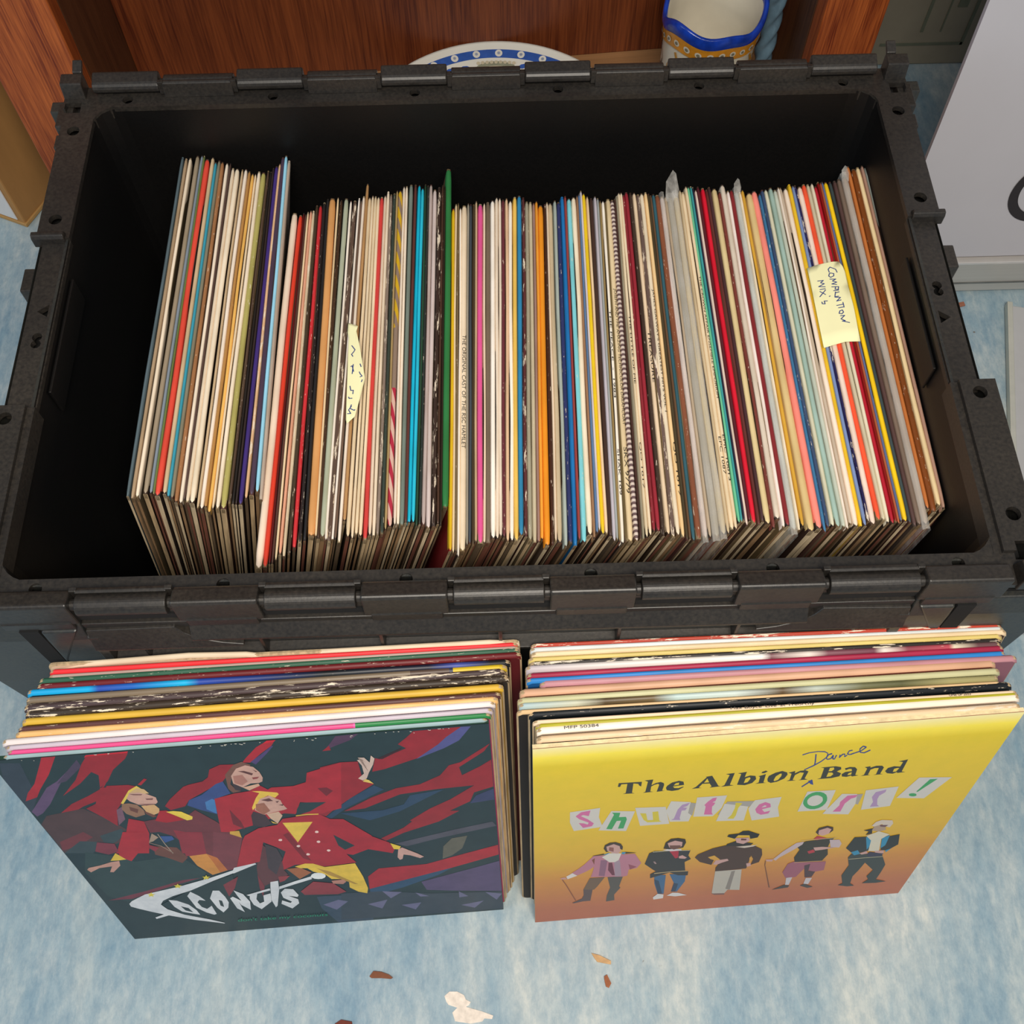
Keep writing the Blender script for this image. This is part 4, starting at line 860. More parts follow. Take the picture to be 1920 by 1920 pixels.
for s in (-1, 1):                             # ridge across each short side, and the outer lugs
    MB().prism([(.2985, .358), (.2985, .3665), (.3000, .3695), (.3035, .3695), (.3055, .3660), (.3055, .358)], min(s*.3135, s*.3375), max(s*.3135, s*.3375)).obj('rim_ridge', M['plast'], crate, bevel=.0008)
    b = MB(); b.box(min(s*.331, s*.3455), max(s*.331, s*.3455), .263, .284, .318, .352); b.obj('outer_lug', M['plast'], crate, bevel=.001)
    b = MB(); b.box(min(s*.331, s*.343), max(s*.331, s*.343), .420, .445, .325, .360); b.box(min(s*.331, s*.339), max(s*.331, s*.339), .395, .409, .345, .362); b.obj('outer_lug', M['plast'], crate, bevel=.001)
    # handle recess in the short wall
    MB().box(min(s*.3085, s*.3105), max(s*.3085, s*.3105), .175, .275, .325, .350).obj('handle_recess', M['plast_in_shade'], crate, bevel=.0006)
# outer walls of the body below the rim
def side_wall(s):
    b = MB(); X = lambda x: s*x
    prof = [(.3335, .3600), (.343, .335), (.353, .285), (.356, .20), (.352, .03), (.349, 0), (.343, 0), (.345, .2), (.341, .285), (.333, .33)]
    vs = [(X(x), .012, z) for x, z in prof] + [(X(x), .449, z) for x, z in prof]; n = len(prof)
    b.add(vs, [(i, (i+1) % n, n+(i+1) % n, n+i) for i in range(n)] + [tuple(range(n)), tuple(range(n, 2*n))])
    return b
for s in (-1, 1):
    side_wall(s).obj('side_wall', M['plast_side'], crate, bevel=.001)
    MB().box(min(s*.334, s*.3385), max(s*.334, s*.3385), .006, .1525, .345, .3650).obj('rim_skirt', M['plast_side'], crate, bevel=.0008)
def long_wall(fl):
    Y = (lambda y: y) if fl > 0 else (lambda y: 2*YC - y)
    b = MB()
    P = lambda pts: [(Y(y), z) for y, z in pts]
    # corner columns with a triangular recess, and the recessed middle panel
    b.prism(P([(.004, .340), (.016, .340), (.018, 0), (.012, 0), (.010, .2)]), -.262, .262)
    for s in (-1, 1):
        x0, x1 = sorted((s*.262, s*.355)); b.prism(P([(.002, .350), (.014, .350), (.014, 0), (.010, 0), (.0, .25), (-.001, .33)]), x0, x1)
    return b
long_wall(1).obj('front_wall', M['plast_side'], crate, bevel=.001); long_wall(-1).obj('back_wall', M['plast_side'], crate, bevel=.001)
def wall_trim(fl):
    Y = (lambda y: y) if fl > 0 else (lambda y: 2*YC - y)
    P = lambda pts: [(Y(y), z) for y, z in pts]
    MB().prism(P([(.0025, .3475), (.010, .3475), (.010, .340), (.0025, .3385)]), -.262, .262).obj('upper_ledge', M['plast'], crate, bevel=.0006)
    MB().prism(P([(.004, .3445), (-.0045, .3335), (-.0045, .3310), (.004, .3290)]), -.196, .196).obj('sloping_flange', M['plast'], crate, bevel=.0006)
    for s in (-1, 1):
        b = MB()
        # outer flange sits lower, with a curved end that runs under the middle one
        pts = [(s*.261, .3410), (s*.205, .3425), (s*.200, .3360), (s*.192, .3300), (s*.178, .3255), (s*.165, .3235), (s*.165, .3215), (s*.250, .3195), (s*.261, .3205)]
        n = len(pts)
        vs = []
        for x, z in pts:
            k = (.343 - z) / .022; vs.append((x, Y(.001 - .0065*max(0, min(1, k))), z))
        vs += [(x, Y(.006), z) for x, z in pts]
        b.add(vs, [tuple(range(n)), tuple(range(n, 2*n))[::-1]] + [(i, n+i, n+(i+1) % n, (i+1) % n) for i in range(n)])
        b.obj('side_flange', M['plast'], crate, bevel=.0005)
        # triangular web recess
        t = MB(); tri = [(s*.2645, .346), (s*.287, .346), (s*.292, .288)]
        t.add([(x, Y(-.0018), z) for x, z in tri] + [(x, Y(.002), z) for x, z in tri], [(0, 1, 2), (5, 4, 3), (0, 3, 4, 1), (1, 4, 5, 2), (2, 5, 3, 0)])
        t.obj('corner_web', M['plast_side'], crate, bevel=.0015)
        g = MB(); g.add([(s*.288, Y(-.0016), .347), (s*.300, Y(-.0016), .347), (s*.304, Y(-.0016), .262), (s*.293, Y(-.0016), .266), (s*.288, Y(.001), .347), (s*.300, Y(.001), .347), (s*.304, Y(.001), .262), (s*.293, Y(.001), .266)],
              [(0, 1, 2, 3), (7, 6, 5, 4), (0, 4, 5, 1), (1, 5, 6, 2), (2, 6, 7, 3), (3, 7, 4, 0)]); g.obj('web_groove_shade', M['shade_black'], crate)  # flat black slab: shade of the groove put into colour
        if s: MB().prism(P([(.006, .338), (-.002, .334), (-.004, .300), (-.003, .26), (.006, .26)]), *sorted((s*.255, s*.262))).obj('end_rib', M['plast'], crate, bevel=.0005)
    MB().prism(P([(.006, .3005), (-.0035, .2990), (-.0035, .2955), (.006, .2925)]), -.255, .255).obj('lower_ledge', M['plast'], crate, bevel=.0005)
    for k in range(-3, 4):
        MB().prism(P([(.008, .330), (-.001, .326), (-.0020, .300), (.008, .296)]), k*.0775-.0012, k*.0775+.0012).obj('rib', M['plast'], crate, bevel=.0003, seg=1)
wall_trim(1); wall_trim(-1)
def hinge_row(fl):
    Y = (lambda y: y) if fl > 0 else (lambda y: 2*YC - y)
    P = lambda pts: [(Y(y), z) for y, z in pts]
    for x in (-.2862, -.1718, -.0573, .0573, .1718, .2862):       # flat plates with a rounded inner side
        b = MB(); h = .0262
        b.prism(P([(.0115, .3665), (.0140, .3678), (.0152, .3700), (.0153, .3722), (.0145, .3742), (.0132, .3756), (.0115, .3765), (.0030, .3790), (.0012, .3775), (.0000, .3540), (.0060, .3520), (.0100, .3660)]), x-h, x+h)
        b.prism(P([(.0035, .3640), (-.0006, .3560), (-.0006, .3470), (.0035, .3460)]), x-h+.004, x+h-.004)
        b.obj('hinge_plate', M['plast'], crate, bevel=.0011)
    for x in (-.2290, -.1145, 0, .1145, .2290):                   # barrels between them
        b = MB(); h = .0275
        b.cyl((x-h, Y(.0066), .3695), (x+h, Y(.0066), .3695), .0068, 30)
        b.cyl((x-h-.0045, Y(.0066), .3700), (x-h, Y(.0066), .3700), .0038, 12); b.cyl((x+h, Y(.0066), .3700), (x+h+.0045, Y(.0066), .3700), .0038, 12)
        b.obj('hinge_barrel', M['plast'], crate, bevel=.0006)
        b = MB(); b.prism(P([(.0172, .3650), (.0150, .3765), (.0130, .3775), (.0110, .3770), (.0130, .3650)]), x-h, x+h)
        for e in (-1, 1): b.prism(P([(.0150, .3665), (.0150, .3780), (.0118, .3780), (.0118, .3665)]), *sorted((x+e*(h-.001), x+e*(h+.0035))))
        b.obj('hinge_guard', M['plast'], crate, bevel=.0005)
        MB().prism(P([(.0115, .3600), (.0030, .3600), (.0045, .3500), (.0115, .3500)]), x-h-.005, x+h+.005).obj('hinge_gap_shade', M['shade_black'], crate)  # black block painting the shade below the barrel
    for s in (-1, 1):
        b = MB()
        b.prism(P([(.0175, .366), (.0150, .3785), (.0045, .3795), (.0025, .3770), (.0025, .3600), (.0175, .3620)]), *sorted((s*.3195, s*.3365)))
        b.prism(P([(.0040, .3800), (-.006, .3840), (-.007, .3815), (.0035, .3760)]), *sorted((s*.3200, s*.3275)))
        b.obj('corner_hook', M['plast'], crate, bevel=.0009)
hinge_row(1); hinge_row(-1)

# ------------------------------------------------------------------ records standing in the crate
PANELS = ['3a2a20', '5a4632', '2a201c', '6a5238', '4a3c30', '84704e', '50302a', '38281c', '74644a', '463a34', '8c7c60', '5e4a3a', '2e2622', '9a8a6a', '402c24']
def text_mesh(s, width, height, mat, name, parent, Mx, shear=0, bold=0):
    cu = bpy.data.curves.new(name, 'FONT'); cu.body = s; cu.size = 1; cu.align_x = 'LEFT'; cu.align_y = 'CENTER'; cu.shear = shear; cu.offset = bold
    t = bpy.data.objects.new(name, cu); COL.objects.link(t); dg = bpy.context.evaluated_depsgraph_get(); dg.update()
    me = bpy.data.meshes.new_from_object(t.evaluated_get(dg)); bpy.data.objects.remove(t)
    xs = [v.co.x for v in me.vertices]; ys = [v.co.y for v in me.vertices]
    sx = width / (max(xs) - min(xs)); sy = height / (max(ys) - min(ys)); cx = min(xs); cy = (max(ys) + min(ys)) / 2
    for v in me.vertices: v.co = Vector(((v.co.x - cx)*sx, (v.co.y - cy)*sy, 0))
    me.materials.clear(); me.materials.append(mat)
    o = bpy.data.objects.new(name, me); COL.objects.link(o); o.parent = parent; o.matrix_local = Mx
    return o
ORD = ['', 'first', 'second', 'third', 'fourth', 'fifth', 'sixth', 'seventh', 'eighth', 'ninth', 'tenth', 'eleventh', 'twelfth']
names = [rc[7] for rc in RECORDS]
uniq = [names.count(n) == 1 for n in names]
def record_label(i):
    l = record_label_(i)
    return l if len(l.split()) <= 16 else l.replace(' in the crate,', ',')
def record_label_(i):
    n = names[i]
    if uniq[i]:
        if i == 0: return n + ' record sleeve at the far left of the row in the crate'
        if i == len(names)-1: return n + ' record sleeve at the far right of the row in the crate'
        return n + ' record sleeve in the crate, next to the ' + names[i-1] + ' one'
    for d in range(1, 12):
        if i-d >= 0 and uniq[i-d]: return n + ' record sleeve in the crate, ' + ORD[d] + ' right of the ' + names[i-d] + ' one'
EDGES = [M['edge'], plain('brown_card_edge', '8a6c4c', .8, .3, 300, stretch=(1, 1, .1)), plain('dark_card_edge', '5a4834', .8, .3, 300, stretch=(1, 1, .1)), plain('red_brown_card_edge', '6e4030', .8, .3, 300, stretch=(1, 1, .1)), plain('pale_card_edge', 'c8b494', .8, .25, 300, stretch=(1, 1, .1))]
def crate_record(i, rc):
    x0, y0, x1, y1, zt, xb, wd, name, hexc, op = rc
    L = math.hypot(x1-x0, y1-y0); L = max(.308, min(.319, L))
    near = Vector((x0, y0, zt)); far = Vector((x1, y1, zt)); d = (far - near).normalized()
    up = Vector(((x0+x1)/2 - xb, 0, zt - .012)).normalized(); up = (up - d*up.dot(d)).normalized(); side = d.cross(up).normalized()
    H = (zt - .0105) / up.z - .0004
    org = near - up*H
    # local frame: X across, Y along the spine, Z up
    Mx = Matrix(((side.x, d.x, up.x, org.x), (side.y, d.y, up.y, org.y), (side.z, d.z, up.z, org.z), (0, 0, 0, 1)))
    t = max(.0017, wd*.97); tb = max(.0009, t*.62)
    b = MB(); e0 = random.uniform(.3, .95); st = [(0, e0), (.004, min(1, e0+.2)), (.016, max(.85, e0)), (.05, 1), (L-.05, 1), (L-.016, .85), (L-.004, .6), (L, .35)]
    sec = [(-.35*tb, 0), (-.5*tb, .02), (-.5*t*.93, H*.62), (-.5*t*.97, H-.0012), (-.3*t, H-.0004), (.3*t, H-.0004), (.5*t*.97, H-.0012), (.5*t*.93, H*.62), (.5*tb, .02), (.35*tb, 0)]
    n = len(sec)
    for k, (y, fct) in enumerate(st):
        for sx, sz in sec:
            top = max(0, (sz - (H-.02)) / .02); f2 = fct + (1-fct)*(.55*top)
            b.v.append((sx*f2, y, sz))
    for k in range(len(st)-1):
        for j in range(n): b.f.append((k*n+j, k*n+(j+1) % n, (k+1)*n+(j+1) % n, (k+1)*n+j)); b.m.append(0)
    b.f.append(tuple(range(n))); b.m.append(1); b.f.append(tuple(range((len(st)-1)*n, len(st)*n))); b.m.append(1)
    o = b.obj('record_sleeve', [M['face'], random.choice(EDGES)], None, label=record_label(i), cat='record sleeve', group='record sleeves standing in the crate')
    pal = op.get('panel') or random.choice(PANELS + ([hexc] if random.random() < .35 else []))
    o.color = lin(pal)
    o.matrix_world = Mx
    # the coloured spine folded over the top
    s = MB(); ss = [(-.5*t, H-.006), (-.52*t, H-.0014), (-.40*t, H+.0001), (-.12*t, H+.0006), (.12*t, H+.0006), (.40*t, H+.0001), (.52*t, H-.0014), (.5*t, H-.006)]
    ys = [0, .003, .012, .10, .20, L-.012, L-.003, L]; fs = [.62, .85, 1, 1, 1, 1, .85, .62]; dz = [-.0012, -.0003, 0, random.uniform(-.0004, .0004), random.uniform(-.0004, .0004), 0, -.0003, -.0012]; jx = [0, 0, 0, random.uniform(-.0004, .0004), random.uniform(-.0004, .0004), 0, 0, 0]
    m_ = len(ss)
    for y, ff, z_, j_ in zip(ys, fs, dz, jx):
        for sx, sz in ss: s.v.append((sx*ff + j_, y, sz + z_))
    for k in range(len(ys)-1):
        for j in range(m_-1): s.f.append((k*m_+j, k*m_+j+1, (k+1)*m_+j+1, (k+1)*m_+j)); s.m.append(0)
    s.f.append(tuple(range(m_))); s.m.append(1); s.f.append(tuple(range((len(ys)-1)*m_, len(ys)*m_))); s.m.append(1)
    mt = M['spine%d' % op.get('w', 0)]
    if op.get('stripe'): mt = BAND
    if op.get('rib'): mt = RIB
    sp = s.obj('spine', [mt, M['edge']], o); sp.color = lin(hexc); sp.data.shade_smooth()
    if op.get('stripe') or 'panel' in op or op.get('w') == 2: sp['label'] = name + ' spine'
    # lettering on the spine reads from the far end to the near end
    def letter(txt, v0, v1):
        a = L*(1-v0); wdt = L*(v1-v0)
        text_mesh(txt, wdt, t*.66, M['black_ink'], 'spine_lettering', sp, Matrix(((0, 1, 0, 0), (-1, 0, 0, a), (0, 0, 1, H+.0009), (0, 0, 0, 1))) )
    if op.get('text'): letter(op['text'], *op['textv'])
    if op.get('text2'): letter(op['text2'], .76, .88)
    if op.get('pl'):
        p = MB(); pp = [(-.56*t, H-.05), (-.57*t, H-.001), (-.3*t, H+.0013), (.3*t, H+.0013), (.57*t, H-.001), (.56*t, H-.05)]
        for y in (-.004, .08, .2, L+.004):
            for sx, sz in pp: p.v.append((sx, y, sz))
        for k in range(3):
            for j in range(5): p.f.append((k*6+j, k*6+j+1, (k+1)*6+j+1, (k+1)*6+j)); p.m.append(0)
        if op.get('peak'):
            h = op['peak']*.0005; hw = .0062 if op['peak'] > 20 else .0034
            p.add([(-.7*hw, L-.004, H-.001), (.9*hw, L-.004, H-.001), (hw, L+h*.3, H+h*.3), (.35*hw, L+h*.85, H+h*.75), (-.1*hw, L+h, H+h*.8), (-.85*hw, L+h*.55, H+h*.45)], [(0, 1, 2, 3, 4, 5)])
        p.obj('polythene_sleeve', M['clear'], o, label='crinkled clear polythene outer')
BAND = None
def band_mat():
    m, t, p = nt('yellow_and_red_banded_spine'); tc = N(t, 'ShaderNodeTexCoord'); sp = N(t, 'ShaderNodeSeparateXYZ'); t.links.new(tc.outputs['Object'], sp.inputs[0])
    v = N(t, 'ShaderNodeMath', operation='MULTIPLY'); v.inputs[1].default_value = 42; t.links.new(sp.outputs[1], v.inputs[0])
    sk = N(t, 'ShaderNodeMath', operation='MULTIPLY_ADD'); sk.inputs[1].default_value = 180; t.links.new(sp.outputs[0], sk.inputs[0]); t.links.new(v.outputs[0], sk.inputs[2])
    fr = N(t, 'ShaderNodeMath', operation='FRACT'); t.links.new(sk.outputs[0], fr.inputs[0])
    st = N(t, 'ShaderNodeMath', operation='GREATER_THAN'); st.inputs[1].default_value = .5; t.links.new(fr.outputs[0], st.inputs[0])
    lo = mix(t, lin('d8b0a0'), lin('b02840'), st.outputs[0]); hi = mix(t, lin('8d7868'), lin('d0a820'), st.outputs[0]); mid = lin('8d7868')
    a = N(t, 'ShaderNodeMath', operation='GREATER_THAN'); a.inputs[1].default_value = .115; t.links.new(sp.outputs[1], a.inputs[0])
    b = N(t, 'ShaderNodeMath', operation='GREATER_THAN'); b.inputs[1].default_value = .170; t.links.new(sp.outputs[1], b.inputs[0])
    t.links.new(mix(t, mix(t, lo, mid, a.outputs[0]), hi, b.outputs[0]), p.inputs['Base Color']); p.inputs['Roughness'].default_value = .5
    return m
BAND = band_mat(); RIB = stripe_mat('ruled_spine', ('d8c8bc', '6a5454'), 230, 1)
for i, rc in enumerate(RECORDS): crate_record(i, rc)

# ------------------------------------------------------------------ handwritten notes lying on the spines
def note(name, outline, strokes, label, wave):
    cx = sum(p[0] for p in outline)/len(outline); cy = sum(p[1] for p in outline)/len(outline); zt = .3165
    r = empty(name, (cx, cy, zt), label=label, cat='note')
    hz = lambda x, y: .0014*math.sin((x-cx)*90 + wave) + .0010
    # gridded paper so that it can curl
    bm = bmesh.new(); vs = [bm.verts.new((x-cx, y-cy, 0)) for x, y in outline]; f = bm.faces.new(vs)
    bmesh.ops.triangulate(bm, faces=[f], ngon_method='EAR_CLIP'); bmesh.ops.subdivide_edges(bm, edges=bm.edges, cuts=3, use_grid_fill=True)
    for v in bm.verts: v.co.z = hz(v.co.x+cx, v.co.y+cy)
    me = bpy.data.meshes.new('paper'); bm.to_mesh(me); bm.free(); me.materials.append(M['note']); me.shade_smooth()
    o = bpy.data.objects.new('paper', me); COL.objects.link(o); o.parent = r
    sd = o.modifiers.new('thickness', 'SOLIDIFY'); sd.thickness = .0002
    b = MB()
    for s in strokes:
        for (ax, ay), (bx, by) in zip(s, s[1:]):
            d = Vector((bx-ax, by-ay)); 
            if d.length < 1e-6: continue
            nn = Vector((-d.y, d.x)).normalized()*.00035; e = d.normalized()*.0002
            q4 = [(ax-e.x+nn.x, ay-e.y+nn.y), (ax-e.x-nn.x, ay-e.y-nn.y), (bx+e.x-nn.x, by+e.y-nn.y), (bx+e.x+nn.x, by+e.y+nn.y)]
            b.add([(x-cx, y-cy, hz(x, y)+.0005) for x, y in q4], [(0, 1, 2, 3)])
    b.obj('handwriting', M['ink'], r)
note('paper_note', NOTE_A, NOTE_A_INK, "pale yellow note reading COMPILATION MIX'S in blue pen across the sleeves at right", 1.2)
note('paper_note', NOTE_B, NOTE_B_INK, 'narrow curled pale yellow note with blue handwriting wedged between sleeves at left', .4)

# ------------------------------------------------------------------ leaning stacks in front
FRONT_NAMES = {}
def leaning_record(s, cov, side, i, n, front_mat=None):
    x, yt, yb, yaw, L, th, name, hexc, pan, op = s
    lean = math.atan2(yt - yb, .3065); H = .3068 / math.cos(lean)
    e = Vector((math.cos(yaw), math.sin(yaw), 0)); nrm0 = Vector((-math.sin(yaw), math.cos(yaw), 0))
    up = (Vector((0, 0, 1))*math.cos(lean) + nrm0*math.sin(lean)).normalized(); nn = up.cross(e).normalized(); nn = -nn if nn.y < 0 else nn
    top = Vector((x, yt, .3068)); org = top - up*H
    org.z = max(org.z, .0005)
    Mx = Matrix(((e.x, nn.x, up.x, org.x), (e.y, nn.y, up.y, org.y), (e.z, nn.z, up.z, org.z), (0, 0, 0, 1)))
    # local: X along the top edge, Y thickness (backwards), Z up
    t = th; b = MB(); rc = .004
    def ring(y, ins):
        a = ins; pts = []
        for cx, cz, a0 in ((L-a-rc, H-a-rc, 0), (a+rc, H-a-rc, 90), (a+rc, a+rc, 180), (L-a-rc, a+rc, 270)):
            for k in range(4):
                g = math.radians(a0 + 30*k); pts.append((cx+rc*math.cos(g), y, cz+rc*math.sin(g)))
        return pts
    rings = [ring(0, .0012), ring(t*.25, 0), ring(t*.75, 0), ring(t, .0012)]; n_ = len(rings[0])
    for rg in rings: b.v += rg
    for k in range(3):
        for j in range(n_): b.f.append((k*n_+j, k*n_+(j+1) % n_, (k+1)*n_+(j+1) % n_, (k+1)*n_+j)); b.m.append(1)
    b.f.append(tuple(range(n_))); b.m.append(0); b.f.append(tuple(range(3*n_, 4*n_))); b.m.append(0)
    return b, Mx, L, H, t
BLUE = grad_mat('blue_and_cyan_spine', [(0, '12a0d8'), (.13, '14a8e0'), (.15, '2c4ca8'), (.22, '2060b8'), (.33, '10b0e0'), (.36, '2444a0'), (.52, '1c2c5c'), (.62, '141c20'), (.84, '1a1c30'), (.9, '4050a0'), (.97, '18181c')], .31)
PINKG = grad_mat('pink_and_green_spine', [(0, 'e05088'), (.70, 'f060a8'), (.705, '2f8048'), (1, '3a7a48')], .31, 'CONSTANT')
BROWNY = grad_mat('brown_spine_with_yellow_end', [(0, '7c6c58'), (.80, '5c4a40'), (.88, '3a3c50'), (.89, 'd8b828'), (.985, 'c8a828')], .31, 'CONSTANT')
PIC = grad_mat('white_pink_picture', [(0, 'c0b4b8'), (.2, 'dcd4cc'), (.5, 'e8e4dc'), (.52, '7c5458'), (.60, 'e0d4c8'), (.64, '7a4a54'), (.74, '70404c'), (.76, 'e8dcd0'), (.81, '8c4450'), (.90, 'b84c58'), (.91, 'e0d4b8'), (.96, '6a4a4c')], .31)
PIC2 = grad_mat('woodland_picture', [(0, 'a8c0c4'), (.12, 'c0c0a8'), (.18, '584830'), (.28, '6c5a3c'), (.33, 'b8ccc8'), (.45, 'c4d0c8'), (.55, '604c34'), (.62, 'b0b8ac'), (.72, '6c6c4c'), (.8, '5c5c3c'), (.9, 'a09868')], .31)
def stack(S, side, where):
    nms = [s[6] for s in S]
    for i, s in enumerate(S):
        name, hexc, pan, op = s[6:]
        b, Mx, L, H, t = leaning_record(s, None, side, i, len(S))
        pos = 'rearmost' if i == 0 else None
        lab = name + ' record sleeve ' + ('at the back of the ' + side + ' leaning stack' if i == 0 else 'in the ' + side + ' leaning stack, just in front of the ' + nms[i-1].replace(', sticking out to the right,', '') + ' one')
        o = b.obj('record_sleeve', [M['face'], M['edge']], None, label=' '.join(lab.split()[:16]), cat='record sleeve', group='record sleeves leaning on the crate, ' + side + ' stack')
        o.color = lin(pan); o.matrix_world = Mx
        mt = M['xspine%d' % op.get('w', 0)]
        if op.get('grad'): mt = BLUE
        if op.get('pg'): mt = PINKG
        if 'yellow corner' in name: mt = BROWNY
        if op.get('pic'): mt = PIC
        if op.get('pic2'): mt = PIC2
        k = MB(); sec = [(-.0004, H-.0050), (-.0005, H-.0010), (t*.18, H+.0003), (t*.5, H+.0008), (t*.82, H+.0003), (t+.0004, H-.0012), (t+.0004, H-.004)]
        dpt = .016 if (op.get('pic') or op.get('pic2')) else .0019
        sec[0] = (-.0004, H-dpt)
        xs = [.0005, .004, L*.3, L*.6, L-.004, L-.0005]; dz = [-.0025, -.0003, random.uniform(-.0003, .0003), random.uniform(-.0003, .0003), -.0003, -.0025]
        if op.get('torn'):
            xs = [.0005, .02, L*.30, L*.42, L*.50, L*.58, L-.02, L-.0005]; dz = [-.006, -.001, .003, .001, -.006, -.0005, .0008, -.002]
        for xx, z_ in zip(xs, dz):
            for yy, zz in sec: k.v.append((xx, yy, zz+z_))
        m_ = len(sec)
        for a in range(len(xs)-1):
            for j in range(m_-1): k.f.append((a*m_+j, a*m_+j+1, (a+1)*m_+j+1, (a+1)*m_+j)); k.m.append(0)
        k.f.append(tuple(range(m_))); k.m.append(1); k.f.append(tuple(range((len(xs)-1)*m_, len(xs)*m_))); k.m.append(1)
        sp = k.obj('top_edge', [mt, M['edge']], o); sp.color = lin(hexc); sp.data.shade_smooth()
        def letter(txt, x_, wdt, h=None):
            text_mesh(txt, wdt, h or t*.7, M['black_ink'], 'edge_lettering', sp, Matrix(((1, 0, 0, x_), (0, .8, -.6, t*.30), (0, .6, .8, H+.0012), (0, 0, 0, 1))))
        if op.get('text'): letter(op['text'], L*.405, L*.172, t*1.0); letter(op['text2'], L*.855, L*.045, t*.8)
        if op.get('text3'): letter(op['text3'], .018, .022, t*.4)
stack(STACK_LEFT, 'left', ''); stack(STACK_RIGHT, 'right', '')

# ------------------------------------------------------------------ the two front covers with their printed artwork
def cover(P, art, base, label, spine_col, name, edge_hex):
    x, y, yaw, lean = P; S = .315
    e = Vector((math.cos(yaw), math.sin(yaw), 0)); n0 = Vector((-math.sin(yaw), math.cos(yaw), 0))
    up = Vector((0, 0, math.cos(lean))) + n0*math.sin(lean); out = e.cross(up).normalized()   # towards the viewer
    Mx = Matrix(((e.x, -out.x, up.x, x), (e.y, -out.y, up.y, y), (e.z, -out.z, up.z, .0004), (0, 0, 0, 1)))
    b = MB(); t = .0032; rc = .0015
    b.add([(0, .0004, 0), (S, .0004, 0), (S, .0004, S), (0, .0004, S), (0, t, 0), (S, t, 0), (S, t, S), (0, t, S)], [(0, 1, 2, 3), (4, 7, 6, 5)], 0)
    b.add([(0, .0004, 0), (S, .0004, 0), (S, .0004, S), (0, .0004, S), (0, t, 0), (S, t, 0), (S, t, S), (0, t, S)], [(0, 4, 5, 1), (1, 5, 6, 2), (2, 6, 7, 3), (3, 7, 4, 0)], 1)
    o = b.obj('record_sleeve', [M['face'], plain('sleeve_edge', edge_hex, .6, .2, 200)], None, label=label, cat='record sleeve', group='record sleeves with their front covers in view')
    o.color = lin(base[0][1]); o.matrix_world = Mx
    def bg(v):
        for (v0, c0), (v1, c1) in zip(base, base[1:]):
            if v <= v1: k = max(0, (v-v0)/(v1-v0)); return tuple(a*(1-k)+c*k for a, c in zip(lin(c0), lin(c1)))
        return lin(base[-1][1])
    verts, faces, cols = [], [], []
    g = 24
    for j in range(g+1):
        for i in range(g+1): verts.append((i/g*S, 0, j/g*S))
    for j in range(g):
        for i in range(g):
            faces.append((j*(g+1)+i, j*(g+1)+i+1, (j+1)*(g+1)+i+1, (j+1)*(g+1)+i)); cols.append([bg(j/g), bg(j/g), bg((j+1)/g), bg((j+1)/g)])
    h = 0
    for ln in art.strip().split('\n'):
        p = ln.split(); c = p[0]; v = [int(q)/1000 for q in p[1:]]; pts = list(zip(v[::2], v[1::2])); h += 1; nn = len(verts)
        verts += [(u*S, -.00002 - h*.0000018, w_*S) for u, w_ in pts]; faces.append(tuple(range(nn, nn+len(pts))))
        cols.append([bg(w_) if c == 'bg' else lin(c) for u, w_ in pts])
    me = bpy.data.meshes.new('printed_cover'); me.from_pydata(verts, [], faces); me.materials.append(M['print2' if name == 'albion' else 'print'])
    ca = me.color_attributes.new('print', 'FLOAT_COLOR', 'CORNER'); flatc = [x_ for f in cols for c_ in f for x_ in c_]; ca.data.foreach_set('color', flatc)
    q = bpy.data.objects.new('printed_cover', me); COL.objects.link(q); q.parent = o
    return o, Mx
covL, ML = cover(COVER_LEFT, ART_LEFT, [(0, '28363a'), (.2, '24353a'), (.5, '1c3038'), (.9, '1e3238'), (1, '20343a')], 'glossy dark record cover showing three women in red coats, front of the left stack', '', 'coconuts', '1c3a2c')
covR, MR = cover(COVER_RIGHT, ART_RIGHT, [(0, 'b4684e'), (.10, 'b66c4c'), (.30, 'cc8c40'), (.42, 'd8ab34'), (.6, 'dcb930'), (.85, 'e0c22c'), (.95, 'e6cb20'), (.958, 'ffe84a'), (1, 'fff0b0')], 'bright yellow record cover with five costumed men in a row, front of the right stack', '', 'albion', 'f0d8a8')  # paler top stops: light catching the upper edge is put into the print colour
S_ = .315; (u0, v0), (u1, v1) = GREEN_LINE
ang = math.atan2(v1-v0, u1-u0)
text_mesh("don't take my coconuts", math.hypot(u1-u0, v1-v0)*S_, .0085, plain('green_ink', '1f8c68', .5), 'green_lettering', covL,
          Matrix.Translation((u0*S_, -.0008, v0*S_+.003)) @ Matrix.Rotation(-ang, 4, 'Y') @ Matrix(((1, 0, 0, 0), (0, 0, -1, 0), (0, 1, 0, 0), (0, 0, 0, 1))), shear=.2)
# scuffs along the top edge of the dark cover
b = MB()
for k in range(40):
    xx = random.choice([random.uniform(.13, .16), random.uniform(.19, .30), random.uniform(0, .31)]); zz = .315 - abs(random.gauss(0, .0012)); ww = random.uniform(.0004, .002)
    b.add([(xx, -.0006, zz), (xx+ww, -.0006, zz-.0002), (xx+ww*.8, -.0006, zz-.0008), (xx+ww*.2, -.0006, zz-.0006)], [(0, 1, 2, 3)])
b.obj('edge_scuffs', plain('bare_card', 'e4dccc', .8), covL)

